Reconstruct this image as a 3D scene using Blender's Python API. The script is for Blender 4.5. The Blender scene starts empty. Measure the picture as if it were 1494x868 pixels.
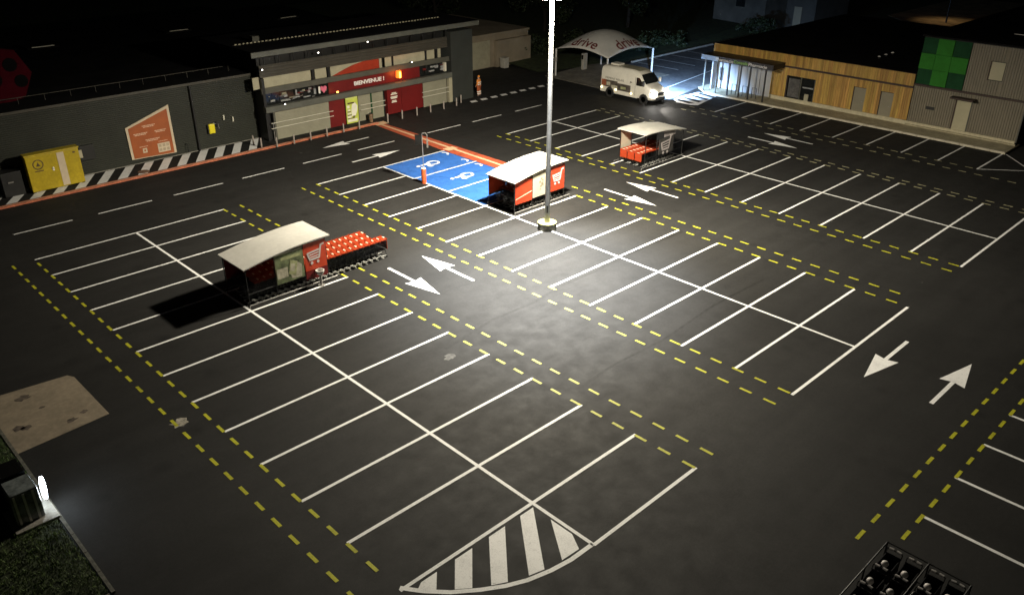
import bpy, math, random
from mathutils import Vector, Matrix
random.seed(11)
S = bpy.context.scene
COL = S.collection
R = math.radians

# ------------------------------------------------------------------ camera
cam_d = bpy.data.cameras.new('camera'); cam = bpy.data.objects.new('camera', cam_d); COL.objects.link(cam)
cam.location = (-14.19066, -43.19413, 17.01413)
cam.rotation_euler = (1.10032, -0.00216, -0.76896)
cam_d.sensor_fit = 'HORIZONTAL'; cam_d.sensor_width = 36.0
cam_d.lens = 36.0 * 1217.88 / 1494.0
cam_d.clip_start = 0.2; cam_d.clip_end = 3000
S.camera = cam
# ------------------------------------------------------------------ night sky
W = bpy.data.worlds.new('World'); S.world = W; W.use_nodes = True
wn = W.node_tree.nodes; wl = W.node_tree.links
bg = wn['Background']; sky = wn.new('ShaderNodeTexSky'); sky.sky_type = 'NISHITA'; sky.sun_disc = False
sky.sun_elevation = R(4); sky.sun_rotation = R(200)
wl.new(sky.outputs[0], bg.inputs[0]); bg.inputs[1].default_value = 0.0016
S.view_settings.view_transform = 'Standard'; S.view_settings.look = 'None'
S.view_settings.exposure = 0.0; S.view_settings.gamma = 1.0
S.cycles.max_bounces = 6; S.cycles.sample_clamp_indirect = 4.0
S.cycles.use_denoising = True
# lamp powers (each lamp is made by the builder of the thing that carries it)
POLE_POWER = 14600.0       # W for each of the four floodlights on the mast
POLE_COLOR = (1.0, 0.91, 0.73)
DIST = [(.08,.08),(.22,.30),(.34,.48),(.42,.60),(.55,.70)]   # cosine from straight down : relative strength
DIST_SIGN = -1.0
AIM_POWER = 52000.0

# ------------------------------------------------------------------ helpers
def tag(o, label=None, cat=None, group=None, kind=None):
    if label: o['label'] = label
    if cat: o['category'] = cat
    if group: o['group'] = group
    if kind: o['kind'] = kind
    return o

def thing(name, loc, label, cat, group=None, rz=0.0):
    o = bpy.data.objects.new(name, None); COL.objects.link(o)
    o.location = loc; o.rotation_euler = (0, 0, rz); o.empty_display_size = .3
    return tag(o, label, cat, group)

class MB:
    def __init__(s): s.v = []; s.f = []
    def add(s, vs, fs):
        n = len(s.v); s.v += [tuple(p) for p in vs]; s.f += [tuple(i + n for i in f) for f in fs]; return s
    def box(s, x0, y0, z0, x1, y1, z1):
        return s.add([(x0,y0,z0),(x1,y0,z0),(x1,y1,z0),(x0,y1,z0),(x0,y0,z1),(x1,y0,z1),(x1,y1,z1),(x0,y1,z1)],
                     [(0,3,2,1),(4,5,6,7),(0,1,5,4),(1,2,6,5),(2,3,7,6),(3,0,4,7)])
    def obox(s, c, size, M=None):
        hx, hy, hz = size[0]/2, size[1]/2, size[2]/2
        M = M or Matrix()
        m = MB().box(-hx,-hy,-hz,hx,hy,hz)
        return s.add([tuple((M @ Vector(p)) + Vector(c)) for p in m.v], m.f)
    def tube(s, pts, r, n=8, cap=True):
        pts = [Vector(p) for p in pts]; k = len(pts)
        rr = r if isinstance(r, (list, tuple)) else [r]*k
        vs = []; fs = []
        up = None
        for i, p in enumerate(pts):
            d = (pts[min(i+1,k-1)] - pts[max(i-1,0)]).normalized()
            if up is None:
                up = Vector((0,0,1)) if abs(d.z) < .9 else Vector((1,0,0))
            a = d.cross(up)
            if a.length < 1e-4: a = d.cross(Vector((0,1,0)))
            a.normalize(); b = d.cross(a).normalized(); up = -b if False else up
            for j in range(n):
                t = 2*math.pi*j/n + math.pi/n
                vs.append(tuple(p + a*math.cos(t)*rr[i] + b*math.sin(t)*rr[i]))
        for i in range(k-1):
            for j in range(n):
                j2 = (j+1) % n
                fs.append((i*n+j, i*n+j2, (i+1)*n+j2, (i+1)*n+j))
        if cap:
            fs.append(tuple(range(n))[::-1]); fs.append(tuple((k-1)*n+j for j in range(n)))
        return s.add(vs, fs)
    def prism(s, poly, z0, z1, axis='z'):
        def P(a, b, c):
            return (a,b,c) if axis == 'z' else ((c,a,b) if axis == 'x' else (a,c,b))
        n = len(poly)
        vs = [P(a,b,z0) for a,b in poly] + [P(a,b,z1) for a,b in poly]
        fs = [tuple(range(n))[::-1], tuple(range(n,2*n))] + [(i,(i+1)%n,n+(i+1)%n,n+i) for i in range(n)]
        return s.add(vs, fs)
    def flat(s, poly, z): return s.add([(a,b,z) for a,b in poly], [tuple(range(len(poly)))])
    def poly3(s, pts): return s.add(pts, [tuple(range(len(pts)))])
    def lathe(s, c, prof, n=20, axis='z'):
        vs = []; fs = []; k = len(prof)
        for r, z in prof:
            for j in range(n):
                t = 2*math.pi*j/n; a, b = r*math.cos(t), r*math.sin(t)
                q = (a,b,z) if axis == 'z' else ((z,a,b) if axis == 'x' else (a,z,b))
                vs.append((q[0]+c[0], q[1]+c[1], q[2]+c[2]))
        for i in range(k-1):
            for j in range(n):
                j2 = (j+1)%n; fs.append((i*n+j, i*n+j2, (i+1)*n+j2, (i+1)*n+j))
        fs.append(tuple(range(n))[::-1]); fs.append(tuple((k-1)*n+j for j in range(n)))
        return s.add(vs, fs)
    def ball(s, c, r, n=8):
        prof = [(r*math.sin(math.pi*i/n)+1e-4, -r*math.cos(math.pi*i/n)) for i in range(n+1)]
        return s.lathe(c, prof, n+2)
    def moved(s, M):
        s.v = [tuple(M @ Vector(p)) for p in s.v]; return s

def mesh_of(name, mb, m, smooth=False, off=(0,0,0)):
    me = bpy.data.meshes.new(name)
    me.from_pydata([(a-off[0], b-off[1], c-off[2]) for a,b,c in mb.v], [], mb.f)
    me.materials.append(m); me.validate(); me.update()
    import bmesh
    bm = bmesh.new(); bm.from_mesh(me); bmesh.ops.recalc_face_normals(bm, faces=bm.faces); bm.to_mesh(me); bm.free()
    if smooth:
        for p in me.polygons: p.use_smooth = True
        try: me.set_sharp_from_angle(angle=R(40))
        except Exception: pass
    return me

def link(name, mb, m, parent=None, smooth=False, bevel=0, world=True, shadow=True):
    """one mesh object; the geometry is given in world metres, the parent sits at its own base"""
    off = tuple(parent.location) if (parent is not None and world and parent.parent is None) else (0,0,0)
    if parent is not None and world and parent.parent is not None:
        off = tuple(parent.parent.location)
    o = bpy.data.objects.new(name, mesh_of(name, mb, m, smooth, off)); COL.objects.link(o)
    if parent is not None: o.parent = parent
    if bevel:
        b = o.modifiers.new('bevel', 'BEVEL'); b.width = bevel; b.segments = 2; b.limit_method = 'ANGLE'
    return o

def inst(name, me, parent, loc=(0,0,0), rz=0.0):
    o = bpy.data.objects.new(name, me); COL.objects.link(o); o.parent = parent
    o.location = loc; o.rotation_euler = (0,0,rz); return o

def copy_tree(o, parent=None):
    c = o.copy(); COL.objects.link(c)
    if parent is not None: c.parent = parent
    for ch in list(o.children): copy_tree(ch, c)
    return c

# ------------------------------------------------------------------ materials
MATS = {}
def mat(name, col, rough=.6, metal=0.0, var=.12, scale=3.0, bump=0.0, bscale=40.0, emit=None, estr=0.0, spec=.5, dirt=0.0, objvar=0.0, col2=None):
    if name in MATS: return MATS[name]
    m = bpy.data.materials.new(name); m.use_nodes = True; MATS[name] = m
    nt = m.node_tree; n = nt.nodes; l = nt.links; b = n['Principled BSDF']
    tc = n.new('ShaderNodeTexCoord')
    nz = n.new('ShaderNodeTexNoise'); nz.inputs['Scale'].default_value = scale; nz.inputs['Detail'].default_value = 6
    nz.inputs['Roughness'].default_value = .65
    l.new(tc.outputs['Object'], nz.inputs['Vector'])
    rp = n.new('ShaderNodeValToRGB'); l.new(nz.outputs['Fac'], rp.inputs[0])
    c = col
    rp.color_ramp.elements[0].position = .32; rp.color_ramp.elements[1].position = .68
    d = col2 if col2 else tuple(max(0, x*(1-2*var)) for x in c)
    rp.color_ramp.elements[0].color = (*d, 1)
    rp.color_ramp.elements[1].color = (*[min(1, x*(1+var)) for x in c], 1)
    out = rp.outputs[0]
    if objvar > 0:
        oi = n.new('ShaderNodeObjectInfo'); hs = n.new('ShaderNodeHueSaturation')
        mr = n.new('ShaderNodeMapRange'); mr.inputs[3].default_value = 1-objvar; mr.inputs[4].default_value = 1+objvar
        l.new(oi.outputs['Random'], mr.inputs[0]); l.new(mr.outputs[0], hs.inputs['Value']); l.new(out, hs.inputs['Color']); out = hs.outputs[0]
    if dirt > 0:
        n2 = n.new('ShaderNodeTexNoise'); n2.inputs['Scale'].default_value = scale*5; n2.inputs['Detail'].default_value = 8
        l.new(tc.outputs['Object'], n2.inputs['Vector'])
        r2 = n.new('ShaderNodeValToRGB'); r2.color_ramp.elements[0].position = .45; r2.color_ramp.elements[1].position = .62
        r2.color_ramp.elements[0].color = (1-dirt,)*3 + (1,); r2.color_ramp.elements[1].color = (1,1,1,1)
        l.new(n2.outputs['Fac'], r2.inputs[0])
        mx = n.new('ShaderNodeMixRGB'); mx.blend_type = 'MULTIPLY'; mx.inputs[0].default_value = 1
        l.new(out, mx.inputs[1]); l.new(r2.outputs[0], mx.inputs[2]); out = mx.outputs[0]
    l.new(out, b.inputs['Base Color'])
    b.inputs['Roughness'].default_value = rough; b.inputs['Metallic'].default_value = metal
    b.inputs['Specular IOR Level'].default_value = spec
    if bump > 0:
        n3 = n.new('ShaderNodeTexNoise'); n3.inputs['Scale'].default_value = bscale; n3.inputs['Detail'].default_value = 3
        l.new(tc.outputs['Object'], n3.inputs['Vector'])
        bp = n.new('ShaderNodeBump'); bp.inputs['Strength'].default_value = bump; bp.inputs['Distance'].default_value = .02
        l.new(n3.outputs['Fac'], bp.inputs['Height']); l.new(bp.outputs[0], b.inputs['Normal'])
    if emit:
        b.inputs['Emission Color'].default_value = (*emit, 1); b.inputs['Emission Strength'].default_value = estr
    return m

def asphalt_mat():
    m = bpy.data.materials.new('asphalt'); m.use_nodes = True
    nt = m.node_tree; n = nt.nodes; l = nt.links; b = n['Principled BSDF']
    tc = n.new('ShaderNodeTexCoord')
    def noise(sc, det=6, rough=.6, vec=None):
        z = n.new('ShaderNodeTexNoise'); z.inputs['Scale'].default_value = sc; z.inputs['Detail'].default_value = det
        z.inputs['Roughness'].default_value = rough; l.new(vec or tc.outputs['Object'], z.inputs['Vector']); return z
    def ramp(src, p0, c0, p1, c1):
        r = n.new('ShaderNodeValToRGB'); r.color_ramp.elements[0].position = p0; r.color_ramp.elements[1].position = p1
        r.color_ramp.elements[0].color = (*c0,1); r.color_ramp.elements[1].color = (*c1,1); l.new(src, r.inputs[0]); return r
    def mul(a, c, f=1.0):
        x = n.new('ShaderNodeMixRGB'); x.blend_type = 'MULTIPLY'; x.inputs[0].default_value = f
        l.new(a, x.inputs[1]); l.new(c, x.inputs[2]); return x.outputs[0]
    big = ramp(noise(.16, 5).outputs['Fac'], .3, (.0176,.0176,.0174), .7, (.0222,.0222,.0219))
    # laying lanes of the paver: long bands along the bays
    mp = n.new('ShaderNodeMapping'); mp.inputs['Scale'].default_value = (.9, .035, 1); l.new(tc.outputs['Object'], mp.inputs['Vector'])
    lanes = ramp(noise(.45, 4, .5, mp.outputs[0]).outputs['Fac'], .35, (.91,.91,.91), .65, (1.04,1.04,1.04))
    mp2 = n.new('ShaderNodeMapping'); mp2.inputs['Rotation'].default_value = (0,0,R(8)); mp2.inputs['Scale'].default_value = (.12, 1.3, 1); l.new(tc.outputs['Object'], mp2.inputs['Vector'])
    tyre = ramp(noise(.8, 6, .6, mp2.outputs[0]).outputs['Fac'], .4, (.88,.88,.88), .6, (1.05,1.05,1.05))
    blot = ramp(noise(1.1, 9, .78).outputs['Fac'], .35, (.90,.90,.90), .64, (1.05,1.05,1.05))
    grain = ramp(noise(38, 4, .8).outputs['Fac'], .32, (.45,.45,.45), .70, (1.55,1.52,1.48))
    grain2 = ramp(noise(9, 7, .8).outputs['Fac'], .3, (.74,.74,.74), .7, (1.22,1.21,1.2))
    c = mul(big.outputs[0], lanes.outputs[0]); c = mul(c, tyre.outputs[0]); c = mul(c, blot.outputs[0]); c = mul(c, grain.outputs[0]); c = mul(c, grain2.outputs[0])
    # sparse pale dust spots and dark oil drops
    vo = n.new('ShaderNodeTexVoronoi'); vo.inputs['Scale'].default_value = .55; l.new(tc.outputs['Object'], vo.inputs['Vector'])
    oil = ramp(vo.outputs['Distance'], .06, (.55,.55,.55), .2, (1,1,1)); c = mul(c, oil.outputs[0], .55)
    l.new(c, b.inputs['Base Color'])
    rr = ramp(noise(1.3, 5).outputs['Fac'], .3, (.70,)*3, .7, (.82,)*3); l.new(rr.outputs[0], b.inputs['Roughness'])
    b.inputs['Specular IOR Level'].default_value = .22
    bp = n.new('ShaderNodeBump'); bp.inputs['Strength'].default_value = .22; bp.inputs['Distance'].default_value = .01
    l.new(noise(90, 2).outputs['Fac'], bp.inputs['Height']); l.new(bp.outputs[0], b.inputs['Normal'])
    return m

def paint_mat(name, col, wear=.35):
    m = bpy.data.materials.new(name); m.use_nodes = True
    nt = m.node_tree; n = nt.nodes; l = nt.links; b = n['Principled BSDF']
    ge = n.new('ShaderNodeNewGeometry')
    a = n.new('ShaderNodeTexNoise'); a.inputs['Scale'].default_value = 1.7; a.inputs['Detail'].default_value = 8; a.inputs['Roughness'].default_value = .7
    f = n.new('ShaderNodeTexNoise'); f.inputs['Scale'].default_value = 34; f.inputs['Detail'].default_value = 4
    l.new(ge.outputs['Position'], a.inputs['Vector']); l.new(ge.outputs['Position'], f.inputs['Vector'])
    ad = n.new('ShaderNodeMath'); ad.operation = 'MULTIPLY'; l.new(a.outputs['Fac'], ad.inputs[0]); l.new(f.outputs['Fac'], ad.inputs[1])
    r = n.new('ShaderNodeValToRGB'); r.color_ramp.elements[0].position = .15; r.color_ramp.elements[1].position = .26
    r.color_ramp.elements[0].color = (*[x*(1-wear) for x in col],1); r.color_ramp.elements[1].color = (*col,1)
    l.new(ad.outputs[0], r.inputs[0])
    # chipped and tyre-worn places where the road shows through
    ch = n.new('ShaderNodeTexNoise'); ch.inputs['Scale'].default_value = 8.5; ch.inputs['Detail'].default_value = 10; ch.inputs['Roughness'].default_value = .8
    l.new(ge.outputs['Position'], ch.inputs['Vector'])
    cw = n.new('ShaderNodeValToRGB'); cw.color_ramp.elements[0].position = .57; cw.color_ramp.elements[1].position = .66
    cw.color_ramp.elements[0].color = (0,0,0,1); cw.color_ramp.elements[1].color = (.62,)*3 + (1,); l.new(ch.outputs['Fac'], cw.inputs[0])
    mw = n.new('ShaderNodeMixRGB'); l.new(cw.outputs[0], mw.inputs[0]); l.new(r.outputs[0], mw.inputs[1]); mw.inputs[2].default_value = (.06,.058,.054,1)
    l.new(mw.outputs[0], b.inputs['Base Color'])
    b.inputs['Roughness'].default_value = .62; b.inputs['Specular IOR Level'].default_value = .35
    return m

def wood_mat():
    m = bpy.data.materials.new('wood_cladding'); m.use_nodes = True
    nt = m.node_tree; n = nt.nodes; l = nt.links; b = n['Principled BSDF']
    ge = n.new('ShaderNodeNewGeometry'); mp = n.new('ShaderNodeMapping'); mp.inputs['Scale'].default_value = (6, 9, .5)
    l.new(ge.outputs['Position'], mp.inputs['Vector'])
    a = n.new('ShaderNodeTexNoise'); a.inputs['Scale'].default_value = 1.6; a.inputs['Detail'].default_value = 8; a.inputs['Distortion'].default_value = .6
    l.new(mp.outputs[0], a.inputs['Vector'])
    r = n.new('ShaderNodeValToRGB'); r.color_ramp.elements[0].position = .3; r.color_ramp.elements[1].position = .72
    r.color_ramp.elements[0].color = (.34,.195,.04,1); r.color_ramp.elements[1].color = (.58,.37,.085,1); l.new(a.outputs['Fac'], r.inputs[0])
    oi = n.new('ShaderNodeObjectInfo'); hs = n.new('ShaderNodeHueSaturation')
    mr = n.new('ShaderNodeMapRange'); mr.inputs[3].default_value = .72; mr.inputs[4].default_value = 1.2
    l.new(oi.outputs['Random'], mr.inputs[0]); l.new(mr.outputs[0], hs.inputs['Value'])
    m2 = n.new('ShaderNodeMapRange'); m2.inputs[3].default_value = .487; m2.inputs[4].default_value = .506
    mm = n.new('ShaderNodeMath'); mm.operation = 'FRACT'; k = n.new('ShaderNodeMath'); k.operation = 'MULTIPLY'; k.inputs[1].default_value = 7.31
    l.new(oi.outputs['Random'], k.inputs[0]); l.new(k.outputs[0], mm.inputs[0]); l.new(mm.outputs[0], m2.inputs[0]); l.new(m2.outputs[0], hs.inputs['Hue'])
    l.new(r.outputs[0], hs.inputs['Color']); l.new(hs.outputs[0], b.inputs['Base Color']); b.inputs['Roughness'].default_value = .65
    return m

M_asph = asphalt_mat()
M_white = paint_mat('white_road_paint', (.86,.86,.85), .22)
M_yel = paint_mat('yellow_road_paint', (.47,.46,.022), .45)
M_blue = paint_mat('blue_road_paint', (.035,.145,.50), .45)
M_redp = paint_mat('red_road_paint', (.50,.10,.045), .55)
M_cream = paint_mat('cream_road_paint', (.75,.52,.32), .25)
M_blackp = paint_mat('black_road_paint', (.022,.02,.019), .3)
M_wood = wood_mat()
M_grass = mat('grass_soil', (.035,.05,.015), .9, var=.35, scale=2, bump=.4, bscale=30)
M_blade = mat('grass_blade', (.075,.125,.022), .7, var=.4, scale=4)
M_leaf = mat('leaf', (.022,.036,.010), .65, var=.35, scale=1.2)
M_bark = mat('bark', (.025,.02,.015), .9, var=.3, scale=6, bump=.5)
M_conc = mat('concrete', (.34,.32,.28), .85, var=.16, scale=2, bump=.2, dirt=.2)
M_kerbdull = mat('dull_kerb', (.13,.125,.10), .9, var=.25, scale=4, dirt=.3)
M_pave = mat('pavement_concrete', (.44,.39,.26), .85, var=.14, scale=1.2, bump=.15, dirt=.15)
M_pad = mat('stained_concrete', (.27,.22,.155), .9, var=.12, scale=1.2, bump=.2, dirt=.12)
M_kerbred = mat('red_kerb_paint', (.58,.17,.085), .7, var=.2, scale=3, dirt=.25)
M_kerbpink = mat('pale_kerb_paint', (.85,.46,.30), .7, var=.15, scale=3, dirt=.2)
M_clad = mat('dark_cladding', (.024,.0265,.019), .55, var=.12, scale=.7, spec=.4)
M_fascia = mat('fascia_metal', (.062,.056,.044), .5, var=.1, scale=1.2, spec=.4)
M_beam = mat('beam_metal', (.085,.083,.066), .5, var=.1, scale=1.2)
M_roofbeam = mat('roof_edge_metal', (.105,.108,.092), .5, var=.1, scale=1.2)
M_tower = mat('tower_cladding', (.034,.038,.034), .6, var=.1, scale=.8)
M_shut = mat('roller_shutter', (.26,.25,.185), .55, var=.06, scale=1.5)
M_rail = mat('pale_rail', (.62,.6,.5), .4, var=.05)
M_redpan = mat('red_panel', (.15,.010,.010), .42, var=.08, scale=1)
M_redarch = mat('red_arch_panel', (.36,.035,.012), .45, var=.1, scale=1)
M_dark = mat('dark_metal', (.012,.012,.012), .45, var=.2)
M_black = mat('black_plastic', (.012,.012,.012), .5, var=.2)
M_roof = mat('roof_membrane', (.010,.010,.011), .95, var=.3, scale=.5, spec=.08)
M_glass = mat('dark_glass', (.012,.014,.014), .08, var=.2, spec=.6)
M_panel_cream = mat('cream_infill', (.40,.37,.26), .6, var=.08, scale=2)
M_clutter = mat('grey_fittings', (.35,.36,.36), .4, var=.3, scale=6)
M_letter = mat('white_lettering', (.85,.83,.8), .5, var=.02)
M_steel = mat('steel', (.45,.44,.42), .35, .7, var=.1, scale=6)
M_chrome = mat('chrome_wire', (.50,.50,.47), .35, .15, var=.05)
M_post = mat('grey_post_paint', (.34,.30,.27), .5, var=.12, scale=4)
M_pole = mat('galvanised_steel', (.27,.27,.265), .5, .15, var=.12, scale=3)
M_yelbox = mat('yellow_container_paint', (.50,.37,.012), .42, var=.08, scale=1.5, dirt=.12)
M_yelbox2 = mat('yellow_box_plastic', (.80,.68,.02), .35, var=.03)
M_orange_sign = mat('orange_sign', (.36,.085,.014), .5, var=.1, scale=1)
M_signframe = mat('sign_frame', (.60,.50,.36), .5, var=.05)
M_signtext = mat('sign_text', (.72,.48,.34), .5, var=.02)
M_lime = mat('lime_poster', (.55,.62,.10), .5, var=.1, scale=2)
M_white_print = mat('white_print', (.8,.78,.66), .5, var=.05)
M_brown_print = mat('brown_print', (.10,.06,.03), .5, var=.3, scale=5)
M_pink = mat('pink_sign', (.70,.16,.24), .4, var=.08, emit=(1,.18,.28), estr=.06)
M_roofsheet = mat('shelter_roof_sheet', (.56,.545,.50), .5, var=.05, scale=1.2, dirt=.06)
M_redshelter = mat('red_shelter_panel', (.52,.055,.02), .38, var=.08, scale=1.5)
M_creampan = mat('cream_shelter_panel', (.55,.50,.38), .5, var=.06, scale=1)
M_clearpan = mat('smoked_panel', (.10,.095,.09), .2, var=.2)
M_photo = mat('photo_print_panel', (.16,.19,.10), .4, var=.6, scale=2.2, col2=(.03,.035,.02))
M_photo2 = mat('device_print', (.40,.42,.22), .45, var=.25, scale=5)
M_photo3 = mat('pale_print', (.5,.47,.36), .45, var=.2, scale=5)
M_trolred = mat('red_trolley_plastic', (.30,.036,.011), .35, var=.1, scale=6)
M_trollab = mat('handle_label', (.82,.72,.55), .4, var=.05)
M_basket = mat('dark_basket_wire', (.028,.03,.034), .4, .3, var=.2)
M_rubber = mat('rubber', (.02,.02,.02), .8, var=.2)
M_pinkcart = mat('grey_pictogram', (.58,.53,.52), .5, var=.05)
M_drum = mat('pole_base_concrete', (.12,.115,.085), .9, var=.3, scale=4, bump=.3)
M_drumtop = mat('pole_base_paint', (.50,.47,.14), .7, var=.15, scale=5)
M_orangeb = mat('orange_bollard_plastic', (.60,.11,.03), .45, var=.08)
M_tent = mat('tent_fabric', (.68,.67,.64), .7, var=.06, scale=.8)
M_darkred = mat('dark_red_print', (.16,.022,.02), .6, var=.1)
M_vanwhite = mat('white_van_paint', (.80,.77,.68), .32, var=.04, scale=1.2, dirt=.05)
M_vanroof = mat('van_roof_grey', (.36,.34,.25), .45, var=.15, scale=2)
M_vanprint = mat('van_picture_print', (.10,.085,.07), .45, var=.6, scale=2.4, col2=(.025,.02,.018))
M_vanred = mat('van_red_print', (.38,.12,.06), .45, var=.4, scale=4)
M_vandark = mat('van_dark_trim', (.03,.03,.03), .5, var=.2)
M_head = mat('headlight_lens', (.9,.9,.9), .2, emit=(1,.95,.88), estr=80)
M_work = mat('work_lamp_lens', (.9,.9,.9), .2, emit=(.7,.85,1), estr=30)
M_marker = mat('marker_lamp', (.9,.8,.5), .3, emit=(1,.78,.38), estr=7)
M_green = mat('bright_green_panel', (.034,.20,.024), .8, var=.08, scale=1.5, spec=.2)
M_green2 = mat('dark_green_panel', (.010,.062,.022), .8, var=.12, scale=1.5, spec=.2)
M_ribgrey = mat('grey_ribbed_cladding', (.20,.175,.125), .5, var=.06, scale=1)
M_doorcream = mat('cream_door', (.46,.42,.28), .5, var=.05, scale=1)
M_doorgrey = mat('grey_door', (.25,.225,.16), .5, var=.06, scale=1)
M_trim = mat('dark_trim', (.045,.022,.016), .6, var=.2)
M_phwall = mat('pale_shutter', (.40,.40,.40), .5, var=.06, scale=1)
M_blind = mat('window_blind', (.10,.095,.09), .7, var=.3, scale=3)
M_canopy = mat('dark_canopy', (.022,.019,.02), .5, var=.15)
M_bluelit = mat('blue_lit_panel', (.32,.45,.66), .4, var=.08)  # bluish lamp light put into the colour of the canopy's left end
M_greenlet = mat('green_lettering', (.25,.50,.08), .5, var=.05)
M_lens = mat('floodlight_lens', (1,1,1), .2, emit=(1,.97,.9), estr=120)
M_spotl = mat('small_spot_lens', (1,1,1), .2, emit=(1,.95,.85), estr=9)
M_olamp = mat('orange_lamp', (.9,.3,.05), .3, emit=(1,.16,.015), estr=1.6)
M_olampcore = mat('orange_lamp_core', (.9,.4,.1), .3, emit=(1,.36,.07), estr=7)
M_totlit = mat('lit_totem_face', (1,1,1), .3, emit=(.80,.91,1), estr=34)
M_totglass = mat('totem_side', (.16,.18,.18), .2, var=.4, scale=3)
M_farwall = mat('far_render', (.075,.072,.06), .85, var=.25, scale=.4)
M_wing = mat('wing_render', (.30,.25,.18), .8, var=.12, scale=.6)
M_ladyred = mat('ladybird_red', (.050,.004,.008), .95, var=.1, spec=.02)
M_ladyblack = mat('ladybird_black', (.006,.006,.006), .95, var=.1, spec=.02)
M_skin = mat('skin', (.42,.26,.19), .55, var=.05)
M_hivis = mat('orange_workwear', (.85,.30,.05), .6, var=.15, scale=8)
M_reflect = mat('reflective_band', (.85,.82,.75), .3, var=.05)
M_navy = mat('orange_trousers', (.42,.10,.03), .8, var=.2)
M_hair = mat('dark_hair', (.03,.022,.018), .6, var=.2)
M_bin = mat('pale_bin_plastic', (.45,.43,.38), .5, var=.1)
M_dirtbank = mat('lit_bank_earth', (.30,.24,.14), .95, var=.3, scale=.5)

# ------------------------------------------------------------------ lettering
def text(name, body, height, m, M, parent=None, width=None, extrude=.004, warp=None, bold=0.0, world=True):
    cu = bpy.data.curves.new(name, 'FONT'); cu.body = body; cu.size = 1; cu.extrude = extrude/height; cu.resolution_u = 3
    cu.offset = bold; cu.align_x = 'LEFT'
    t = bpy.data.objects.new(name, cu); COL.objects.link(t)
    me = bpy.data.meshes.new_from_object(t); bpy.data.objects.remove(t); bpy.data.curves.remove(cu)
    vs = [v.co.copy() for v in me.vertices]
    x0 = min(v.x for v in vs); x1 = max(v.x for v in vs); y0 = min(v.y for v in vs); y1 = max(v.y for v in vs)
    sy = height/(y1-y0); sx = (width/(x1-x0)) if width else sy
    off = Vector((0,0,0))
    if parent is not None and world: off = Vector(parent.location if parent.parent is None else parent.parent.location)
    for v, c in zip(me.vertices, vs):
        q = Vector(((c.x-(x0+x1)/2)*sx, (c.y-(y0+y1)/2)*sy, c.z*height))
        v.co = (warp(q) if warp else M @ q) - off
    me.materials.clear(); me.materials.append(m); me.name = name
    for p in me.polygons: p.material_index = 0
    o = bpy.data.objects.new(name, me); COL.objects.link(o)
    if parent is not None: o.parent = parent
    return o

def face_ny(x, y, z):   # lettering plane on a wall that faces -y, read from -y
    return Matrix(((1,0,0,x),(0,0,-1,y),(0,1,0,z),(0,0,0,1)))
def face_nx(x, y, z):   # on a wall that faces -x: text runs towards -y
    return Matrix(((0,0,-1,x),(-1,0,0,y),(0,1,0,z),(0,0,0,1)))

# ================================================================== GROUND
terrain = link('terrain', MB().box(-700,-700,-1,900,900,-.05), M_grass); tag(terrain, kind='structure')
asph = link('asphalt', MB().box(-60,-95,-.045,62,18,0), M_asph); tag(asph, kind='structure')
P = 2.4556
CX = [0.0, 16.03, 32.085]
Z1 = .004; Z2 = .008; Z3 = .012
def sheet(name, mb, m): return link(name, mb, m, asph)
def rect(x0,y0,x1,y1,z=Z1): return MB().flat([(x0,y0),(x1,y0),(x1,y1),(x0,y1)], z)
LW = .058
def bay_line(x0, x1, y): sheet('bay_line', rect(x0, y-LW, x1, y+LW), M_white)
def centre_line(x, y0, y1, nm='centre_line'): sheet(nm, rect(x-LW, y1, x+LW, y0, Z1+.002), M_white)
for b, cx in enumerate(CX):
    for i in range(14):
        y = -P*i
        left = not (b == 0 and i == 13)
        right = not (b == 1 and i < 5)
        if left: bay_line(cx-5.0, cx - (0 if right else -.05), y)
        if right: bay_line(cx, cx+5.0, y)
    centre_line(cx, .05, -P*13)
# yellow dashes
dash_me = None; dashes = []
def dash_row(x, y0, y1, start=0.0, hx=None):
    k = 0
    while True:
        y = y0 - start - .9822*k
        if y - .49 < y1 - .05: break
        dashes.append((x, y-.245, 0.0)); k += 1
for b, cx in enumerate(CX):
    if b == 0:
        dash_row(-5.02, 0, -29.4, .49); dash_row(-6.02, 0, -33.2, .05)
        dash_row(4.95, 0, -31.95); dash_row(5.95, 0, -31.95)
    elif b == 1:
        dash_row(11.08, .1, -31.95); dash_row(10.06, .1, -31.95)
        dash_row(21.08, -P*5+.5, -31.95, .49); dash_row(22.08, -10.9, -31.95, .1)
    else:
        dash_row(27.12, .1, -31.95); dash_row(26.25, .1, -31.95)
        dash_row(37.15, .1, -31.95); dash_row(37.75, .1, -31.95)
dash_row(42.35, -4.5, -31); dash_row(43.5, -4.5, -27)
def dash_row_x(y, x0, x1):
    x = x0
    while x < x1: dashes.append((x+.245, y, R(90))); x += .9822
dash_row_x(-37.0, 5.62, 26); dash_row_x(-37.92, 6.55, 26)
dashes.sort(key=lambda d: (d[0]+14.2)**2 + (d[1]+43.2)**2)
M_paleyel = paint_mat('faded_yellow_road_paint', (.46,.43,.26), .4)
dme = mesh_of('yellow_dash', MB().flat([(-.055,-.245),(.055,-.245),(.055,.245),(-.055,.245)], 0), M_yel)
rest = MB(); rest2 = MB()
dme2 = mesh_of('yellow_dash', MB().flat([(-.055,-.245),(.055,-.245),(.055,.245),(-.055,.245)], 0), M_paleyel)
for k, (x, y, rz) in enumerate(dashes):
    if k < 290: inst('yellow_dash', dme2 if x > 36 else dme, asph, (x, y, Z2), rz)
    else:
        h = (.055,.245) if rz == 0 else (.245,.055)
        (rest2 if x > 36 else rest).flat([(x-h[0],y-h[1]),(x+h[0],y-h[1]),(x+h[0],y+h[1]),(x-h[0],y+h[1])], Z2)
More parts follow.
